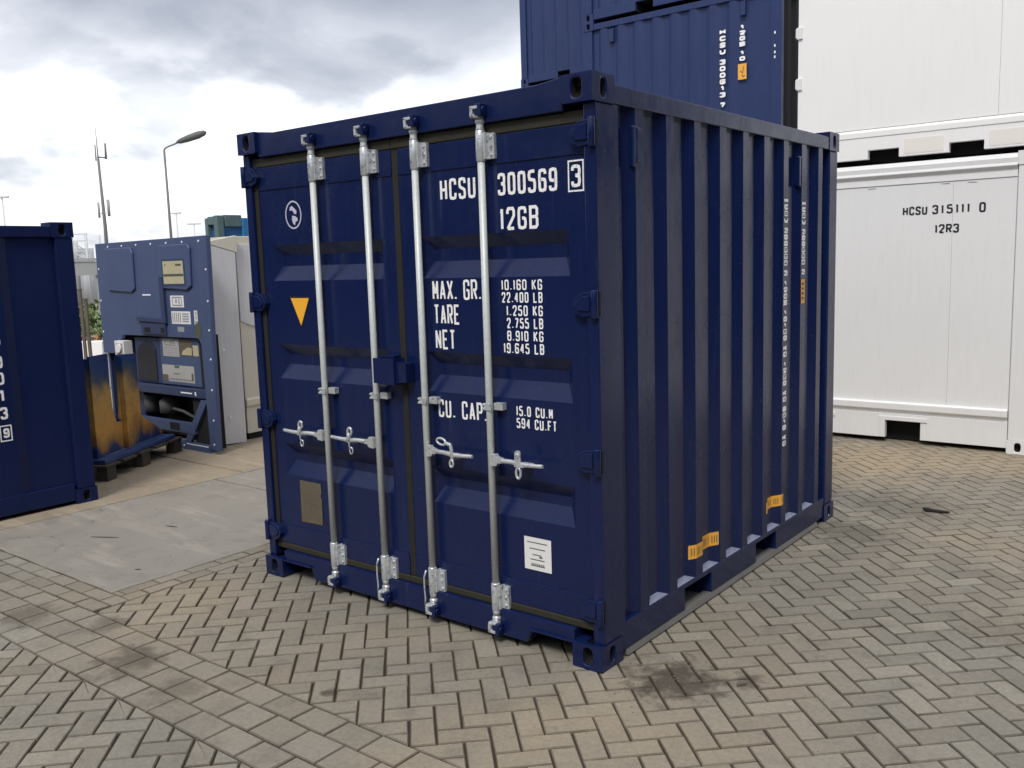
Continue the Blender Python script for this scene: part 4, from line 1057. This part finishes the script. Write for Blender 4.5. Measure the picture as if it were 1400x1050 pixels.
for i in range(14): rect(mb, -4.25+i*0.03, -4.235+i*0.03, 0.715, 0.735, Pc, 0.001)
for i in range(4):
    for j in range(4): rect(mb, -4.31+j*0.065, -4.26+j*0.065, 0.98+i*0.024, 0.983+i*0.024, Pc, 0.001)
mb.build('wiring_notice', ['concrete_pale', 'plate', 'cream_paper', 'green_print', 'ink'], cb)
mb = MB(); mb.box(Uo(-5.22), Uo(-3.535), 0.012, 0.09, 0.555, 0.648); mb.build('cross_beam', 'unit_dark', unit, 0.006)
mb = MB(); rect(mb, -4.01, -3.80, 0.592, 0.606, lambda u, v, o_=0: (Uo(u), 0.0105-o_, v)); mb.add([(Uo(-3.755),0.0105,0.615),(Uo(-3.725),0.0105,0.62),(Uo(-3.73),0.0105,0.60),(Uo(-3.72),0.0105,0.575),(Uo(-3.75),0.0105,0.585)], [(0,1,2,3,4)]); mb.build('stencil_mark', 'letter', unit)
mb = MB(); mb.mat(0); mb.tube([(Uo(-4.55), 0.2, 0.32), (Uo(-4.55), 0.2, 0.45), (Uo(-4.55), 0.2, 0.50)], [0.11, 0.11, 0.05], 16); mb.tube([(Uo(-4.4), 0.15, 0.38), (Uo(-4.2), 0.15, 0.36), (Uo(-4.1), 0.2, 0.30), (Uo(-3.9), 0.2, 0.30)], 0.018, 8)
mb.tube([(Uo(-4.9), 0.2, 0.3), (Uo(-4.9), 0.2, 0.5)], 0.09, 12)
mb.build('compressor', 'lamp_grey', unit)
mb = MB(); mb.box(Uo(-5.22), Uo(-3.80), 0.01, 0.08, 0.17, 0.275); mb.mat(1); mb.box(Uo(-4.26), Uo(-4.08), 0.008, 0.0095, 0.185, 0.265)
mb.build('lower_beam', ['unit_blue', 'black'], unit, 0.004)
mb = MB(); mb.prism([(Uo(-3.66),0.54),(Uo(-3.545),0.54),(Uo(-3.90),0.08),(Uo(-4.01),0.08)], 'y', 0.015, 0.05); mb.build('brace', 'unit_blue', unit, 0.003)
mb = MB(); mb.box(Uo(-5.25), Uo(-3.545), 0.0, 0.08, 0.0, 0.075); mb.mat(1); mb.box(Uo(-3.95), Uo(-3.56), -0.002, -0.0008, 0.058, 0.068); mb.build('base_beam', ['unit_blue', 'letter'], unit, 0.003)
mb = MB()
for x, z in [(-3.37,1.86),(-3.375,1.55),(-3.39,1.26),(-3.40,0.97),(-3.42,0.66),(-3.43,0.35),(-3.45,0.10),(-4.0,0.04),(-4.6,0.04),(-5.44,1.9),(-5.45,1.55),(-5.46,1.2)] + [(-5.2+i*0.29, 2.14) for i in range(7)]:
    mb.tube([(Uo(x), -0.006, z), (Uo(x), 0.001, z)], 0.0105, 8)
mb.build('bolt', 'letter', body)
mb = MB(); mb.box(Uo(-5.15), Uo(-4.96), -0.05, 0.05, 0.93, 1.11); mb.mat(1); mb.box(Uo(-5.125), Uo(-4.985), -0.052, -0.0505, 0.95, 1.085); mb.mat(0)
mb.tube([(Uo(-5.055), -0.053, 1.03), (Uo(-5.055), -0.07, 1.03)], 0.05, 16); mb.build('gauge_box', ['paper', 'ink_light'], unit, 0.004)

# grey insulated side and cream reefer behind it
t = thing('insulated_panel', (-3.73, 2.19, 0), 'tall flat grey sheet panel standing between the blue unit and the cream container', 'panel')
mb = MB(); mb.prism([(0.0,0.02),(0.34,0.0),(0.36,2.03),(0.0,2.125)], 'x', -0.06, 0.0); g = mb.build('grey_sheet', 'grey_sheet', t, 0.004)
mb = MB(); mb.prism([(0.0,2.128),(0.36,2.033),(0.385,2.03),(0.385,2.205),(0.0,2.14)], 'x', -0.055, 0.004); mb.build('white_top', 'cream', t, 0.004)
mb = MB(); mb.tube([(0.0,0.13,1.02),(0.010,0.13,1.02)], 0.016, 10); mb.tube([(0.0,0.15,0.30),(0.010,0.15,0.30)], 0.016, 10); mb.build('bolt', 'letter', t)
mb = MB(); mb.box(-0.05, 0.004, -0.185, -0.003, 0.0, 2.12); mb.build('dark_gap_fill', 'black', t)  # near-black strip painted as the shade in the gap beside the unit
t = thing('reefer_container', (-3.80, 2.60, 0), 'cream refrigerated container behind the grey panel, mostly hidden by the near container', 'shipping container', 'white refrigerated containers')
MB().box(-2.1, 0.0, 0.0, 3.0, 0.42, 2.2).build('side_panel', 'cream', t, 0.006)
MB().prism([(0.0,0.36),(0.018,0.38),(0.018,0.44),(0.0,0.46),(-0.05,0.46),(-0.05,0.36)], 'y', 0.002, 2.99).build('bottom_trim', 'cream', t, 0.004)
MB().box(-2.09, -0.01, 0.01, 2.99, 0.07, 0.359).build('bottom_rail', 'cream', t, 0.004)
MB().prism([(0.0,1.30),(0.14,1.24),(0.30,1.24),(0.30,2.1),(0.0,2.12)], 'x', 0.001, 0.014).build('grey_cover', 'grey_sheet', t, 0.002)
MB().box(-2.0, -0.03, 0.03, 2.95, 0.0, 0.069).build('underfloor', 'black', t)

# framed blue box above the cream reefer, far behind
t = thing('framed_blue_box', (-7.0, 4.58, 0), 'tall bright blue steel box in a grey green frame, peeping over the cream container', 'steel box')
MB().box(-0.26, -0.03, 0.06, 1.1, 0.05, 2.56).build('box_panel', 'mid_blue', t)
mb = MB(); mb.box(-0.10, 0.0, 0.0, 0.11, 0.0, 2.63); mb.box(-0.32, -0.25, 0.0, 0.1, 0.0, 2.60); mb.build('frame_post', 'teal_frame', t, 0.01)
mb = MB(); mb.box(-0.08, -0.002, 0.131, 0.42, 2.47, 2.64); mb.box(-0.249, -0.101, 0.0, 0.1, 2.5, 2.62); mb.build('frame_beam', 'teal_frame', t, 0.01)
mb = MB(); mb.box(-0.10, 0.01, 0.421, 0.58, 0.0, 2.60); mb.box(-0.10, 0.0, 1.1, 1.2, 0, 2.6); mb.build('frame_post', 'bright_blue', t, 0.01)

# ================================================================== OCHRE / BLUE BRACKET ON PALLET
A = Vector((-3.42, 0.73, 0)); B = Vector((-3.95, 1.64, 0)); ang = math.atan2(B.y-A.y, B.x-A.x)
br = thing('steel_bracket', (A.x, A.y, 0), 'ochre primed steel bracket sprayed blue at the top, standing on a pallet', 'steel bracket', rz=ang)
# local: s along A->B, -y side faces the camera?  (camera lies on local -y)
def yside(y): return y
mb = MB()
def slotted():
    pts = [(0.0,0.19),(0.42,0.20),(0.42,1.10),(0.415,1.10),(0.40,0.78),(0.375,0.60),(0.36,0.52),(0.335,0.48),(0.31,0.52),(0.30,0.62),(0.29,0.85),(0.30,1.11),(0.0,1.115)]
    return pts
mb.prism([(0.0,0.19),(0.43,0.20),(0.43,0.46),(0.355,0.46),(0.325,0.50),(0.295,0.62),(0.285,0.85),(0.295,1.12),(0.0,1.12)], 'y', 0.0, 0.02)
mb.prism([(0.43,0.20),(0.76,0.20),(0.765,0.45),(0.765,1.07),(0.425,1.095),(0.425,0.85),(0.415,0.60),(0.40,0.50),(0.43,0.46)], 'y', -0.0, 0.02)
mb.box(0.432, 0.45, -0.05, -0.0005, 0.2, 1.08)
mb.box(0.0, 0.02, 0.021, 0.35, 0.19, 1.10)
mb.build('upright_plate', 'spray', br, 0.003)
mb = MB(); mb.prism([(0.767,0.20),(1.15,0.20),(1.15,0.235),(0.87,0.40),(0.767,0.46)], 'y', 0.0, 0.018); mb.build('gusset', 'spray', br, 0.003)
mb = MB(); mb.box(-0.05, 1.20, -0.10, 0.45, 0.15, 0.189); mb.build('base_plate', simple('blue_base_paint', (0.03, 0.06, 0.18), 0.5, var=0.4, scale=5), br, 0.004)
pal = thing('pallet', (A.x, A.y, 0), 'dark timber pallet under the ochre bracket', 'pallet', rz=ang)
mb = MB()
for i in range(5): mb.box(-0.10+i*0.285, 0.12+i*0.285, -0.14, 0.66, 0.125, 0.148)
mb.build('deck_board', 'timber', pal, 0.003)
mb = MB()
for x in (-0.08, 0.50, 1.12):
    for y in (-0.13, 0.22, 0.55): mb.box(x, x+0.14, y, y+0.1, 0.0, 0.124)
mb.build('block', 'timber', pal, 0.004)

# ================================================================== LAMPS, MAST, DISTANCE
def street_lamp(loc, h, label, scale=1.0, rz=0.0, cat='street lamp', gr='distant lamp posts'):
    t = thing('street_lamp', loc, label, cat, gr, rz)
    mb = MB(); mb.tube([(0,0,0),(0,0,h*0.5),(0,0,h)], [0.075, 0.06, 0.045], 10); mb.tube([(0,0,h),(0.12,0,h+0.10),(0.75,0,h+0.34)], 0.035, 8); mb.build('pole', 'pole_grey', t)
    mb = MB(); c = Vector((1.25, 0, h+0.52)); d = Vector((0.93, 0, 0.30)).normalized(); pts = [c-d*0.72, c-d*0.55, c-d*0.2, c+d*0.3, c+d*0.6, c+d*0.70]
    mb.tube(pts, [0.04, 0.11, 0.15, 0.17, 0.12, 0.03], 12); o = mb.build('lamp_head', 'lamp_grey', t); return t
street_lamp((-33.8, 20.27, 0), 7.3, 'curved-neck grey street lamp rising behind the blue refrigeration unit', rz=math.atan2(0.619, 0.785)+0.1)
def tlamp(loc, h, label, w_=1.6):
    t = thing('street_lamp', loc, label, 'street lamp', 'distant lamp posts', R(38))
    mb = MB(); mb.tube([(0,0,0),(0,0,h)], [0.13, 0.09], 8); mb.build('pole', 'far_light', t)
    MB().box(-w_*0.7, w_*0.7, -0.25, 0.25, h-0.05, h+0.2).build('lamp_head', 'far_light', t, 0.05)
tlamp((-133.4, 55.5, 0), 12.9, 'far pale lamp post at the left edge above the small navy container', 1.3)
tlamp((-122.8, 76.0, 0), 10.5, 'far pale lamp post just right of the curved-neck street lamp', 1.0)
tlamp((-163.5, 105.2, 0), 11.2, 'short faint lamp head low on the horizon, nearest the framed blue box', 1.9)
t = thing('antenna_mast', (-66.05, 34.3, 0), 'slender radio mast with whip antennas behind the blue unit', 'antenna mast')
mb = MB()
mb.tube([(0,0,0),(0.15,0,5.5),(0.0,0,10.9)], [0.17, 0.14, 0.09], 8); mb.build('mast', 'pole_grey', t)
mb = MB(); mb.tube([(0,0,10.9),(-0.02,0,13.2)], [0.05, 0.02], 6); mb.tube([(0.55,0.35,10.7),(0.60,0.35,11.9)], [0.09, 0.08], 6); mb.tube([(-0.1,0,10.9),(0.55,0.35,10.8)], 0.06, 6); mb.tube([(-0.15,-0.1,10.6),(-0.12,-0.1,11.8)], 0.05, 6)
mb.build('whip_antenna', 'pole_grey', t)
mb = MB(); mb.tube([(0.36,0.3,6.3),(0.36,0.3,7.6)], 0.12, 8); mb.tube([(-0.22,-0.2,6.2),(-0.22,-0.2,7.4)], 0.09, 8); mb.box(-0.22, 0.36, -0.05, 0.05, 6.5, 6.6); mb.build('panel_antenna', 'far_grey', t)
# process plant glimpsed between the small container and the unit
def along(px_, D, z=0):
    """ground point seen under photo column px_ at distance D"""
    a = math.atan2(f_.x, f_.y)+math.atan((px_-700)/1247.2/math.cos(0.1345))
    return Vector((4.57+math.sin(a)*D, -3.27+math.cos(a)*D, z))
t = thing('process_plant', along(118, 62), 'hazy lattice plant tower and tanks glimpsed beyond the yard fence', 'industrial plant', rz=R(35))
mb = MB()
for x in (-0.9, 0.0, 0.9):
    for y in (0, 1.6): mb.tube([(x, y, 0), (x, y, 4.2)], 0.07, 6)
for z in (2.6, 3.2, 3.8, 4.2): mb.box(-0.95, 0.95, -0.05, 0.05, z, z+0.07); mb.box(-0.95, -0.85, 0, 1.6, z, z+0.07)
for z in (2.6, 3.2): mb.tube([(-0.9,0,z),(0,0,z+0.6),(0.9,0,z)], 0.04, 6)
mb.build('lattice_tower', 'far_light', t)
mb = MB(); mb.tube([(0.35,0.9,0),(0.35,0.9,3.4)], 0.45, 14); mb.tube([(-0.5,1.1,0),(-0.5,1.1,3.8)], 0.25, 12); mb.build('tank', 'far_light', t)
t = thing('pipe_gantry', along(118, 34), 'grey horizontal gantry beam on posts left of the blue unit', 'gantry', rz=R(38))
MB().box(-2.5, 0.9, -0.15, 0.15, 1.80, 2.25).box(-2.5, 0.9, -0.2, 0.2, 2.27, 2.36).build('beam', 'far_grey', t)
mb = MB()
for x in (-2.3, -0.25, 0.72): mb.box(x, x+0.12, -0.06, 0.06, 0, 1.8)
mb.build('post', 'far_grey', t)
for px_, D, h in ((109, 13.2, 1.55), (122.5, 14.6, 1.62), (129, 13.8, 1.5)):
    t = thing('fence_post', along(px_, D), {109: 'thin pale fence post beside the small navy container', 122.5: 'middle rusty fence post seen in the gap left of the blue unit', 129: 'fence post touching the left edge of the blue unit'}[px_], 'fence post', 'fence posts', R(38))
    MB().box(-0.02, 0.02, -0.02, 0.02, 0, h).build('post', 'rusty' if px_ > 110 else 'far_grey', t, 0.005)
    MB().box(-0.026, 0.026, -0.026, 0.026, h, h+0.02).build('cap', 'rusty', t)
def shrub(loc, r, h, mat_, label, n=500):
    t = thing('shrub', loc, label, 'shrub', 'shrubs beyond the fence')
    mb = MB(); rg = random.Random(int(loc[0]*10))
    cl_ = [(rg.uniform(-r, r), rg.uniform(-r, r), rg.uniform(0.3*h, h)) for _ in range(14)]
    for _ in range(n):
        c = rg.choice(cl_); p = Vector((rg.gauss(c[0], r*.22), rg.gauss(c[1], r*.22), max(0.05, rg.gauss(c[2], h*.12))))
        a = Vector((rg.uniform(-1,1), rg.uniform(-1,1), rg.uniform(-1,1))).normalized()*0.09; b = a.cross(Vector((rg.uniform(-1,1), rg.uniform(-1,1), rg.uniform(-1,1)))).normalized()*0.045
        mb.add([p-a, p+b, p+a, p-b], [(0,1,2,3)])
    mb.build('foliage', mat_, t)
    mb = MB()
    for k in range(5): mb.tube([(0,0,0),(rg.uniform(-.3,.3)*r, rg.uniform(-.3,.3)*r, h*.4),(rg.uniform(-1,1)*r*.7, rg.uniform(-1,1)*r*.7, h*.8)], [0.03,0.02,0.008], 5)
    mb.build('stem', 'rusty', t)
p = along(117, 24); shrub((p.x, p.y, 0), 0.75, 1.15, 'leaf', 'green yellow shrub glimpsed between the fence posts', 700)
p = along(119, 19.5); shrub((p.x, p.y, 0), 0.5, 0.55, 'leaf_dry', 'low red brown shrub in front of the green one')
t = thing('concrete_barrier', along(120, 16.2), 'white concrete barrier block low behind the fence posts', 'barrier', rz=R(38))
MB().prism([(-0.3,0),(0.3,0),(0.12,0.25),(0.08,0.78),(-0.08,0.78),(-0.12,0.25)], 'x', -1.2, 0.35).build('barrier_block', 'letter', t, 0.01)

# debris on the paving
mb = MB(); mb.tube([(-0.085,-0.025,0.022),(-0.06,-0.015,0.012),(-0.02,-0.008,0.008),(0.03,-0.006,0.008),(0.07,0.004,0.009),(0.085,0.012,0.010)], [0.006,0.016,0.014,0.013,0.009,0.004], 8)
tag(mb.build('rubber_scrap', 'black', loc=(3.0, 3.47, 0.0)), 'dark curved scrap of rubber lying on the paving in front of the white container', 'debris')
mb = MB(); rg = random.Random(3)
for _ in range(9):
    a = rg.uniform(0, 6.28); r0 = rg.uniform(0, 0.02); x, y = r0*math.cos(a), r0*math.sin(a); s = rg.uniform(.006, .014)
    mb.prism([(x+s*math.cos(q*1.05+a)*rg.uniform(.7,1.2), y+s*math.sin(q*1.05+a)*rg.uniform(.7,1.2)) for q in range(6)], 'z', 0.001, 0.004+s*0.5)
tag(mb.build('dirt_clod', 'rusty', loc=(2.985, 0.255, 0)), 'small crumbled dark dirt clod on the paving right of the near container corner', 'debris')

# ================================================================== UNSEEN ADDITIONS: two dark clad blocks put in to darken the paint reflections
def added_warehouse(loc, rz, label, length=46, depth=14, h=6.6):
    t = thing('added_warehouse', loc, label, 'added_warehouse', 'added dark blocks round the yard', rz)
    mb = MB(); pts = [(0, 0)]
    n = int(length/0.5)
    for k in range(n): pts += [(k*0.5+0.1, 0), (k*0.5+0.15, 0.04), (k*0.5+0.4, 0.04), (k*0.5+0.45, 0)]
    pts.append((length, 0)); corrugated(mb, pts, 0, h, lambda u, d, z: (u, d, z))
    mb.box(0, length, 0.06, depth, 0, h-0.02); mb.build('wall', 'cladding', t)
    MB().prism([(-0.3, h), (depth/2, h+1.3), (depth+0.3, h), (depth+0.3, h+0.15), (depth/2, h+1.5), (-0.3, h+0.15)], 'x', -0.3, length+0.3).build('roof', 'far_grey', t)
    for x in (8, 22, 36): MB().box(x, x+4, -0.03, 0.0, 0, 4.4).build('roller_door', 'lamp_grey', t, 0.01)
M['cladding'] = paint('dark_cladding', (0.022, 0.026, 0.036), 0.6, 0.1, 0.1, (0.1, 0.1, 0.1), spec=0.2)
added_warehouse((30, -15, 0), math.pi, 'long dark clad block added unseen behind the camera to darken reflections', length=84)
added_warehouse((14, 24, 0), -math.pi/2, 'dark clad block added out of view along the right side to darken reflections')

rg = random.Random(11); mb = MB()
def pebble(x, y, r):
    k = 5; a0 = rg.uniform(0, 6.28)
    lo = [(x+r*math.cos(a0+q*6.283/k)*rg.uniform(.7,1.2), y+r*math.sin(a0+q*6.283/k)*rg.uniform(.7,1.2), 0.0) for q in range(k)]
    tp = (x+rg.uniform(-.3,.3)*r, y+rg.uniform(-.3,.3)*r, r*rg.uniform(.6,1.1)); mb.add(lo+[tp], [(q, (q+1) % k, k) for q in range(k)])
for _ in range(260): pebble(rg.uniform(-0.2, 6.0), rg.uniform(-2.2, 4.5), rg.uniform(.002, .0045))
for _ in range(150): pebble(rg.gauss(2.68, .12), rg.gauss(0.12, .12), rg.uniform(.002, .007))
for _ in range(160): pebble(W+abs(rg.gauss(0.02, .03)), rg.uniform(0.2, 2.8), rg.uniform(.002, .005))
for _ in range(120): pebble(rg.uniform(-2.4, -0.5), rg.uniform(-0.7, 1.2), rg.uniform(.002, .005))
tag(mb.build('grit', 'rusty'), 'scattered grit and crumbs of dirt on the paving', 'grit', kind='stuff')
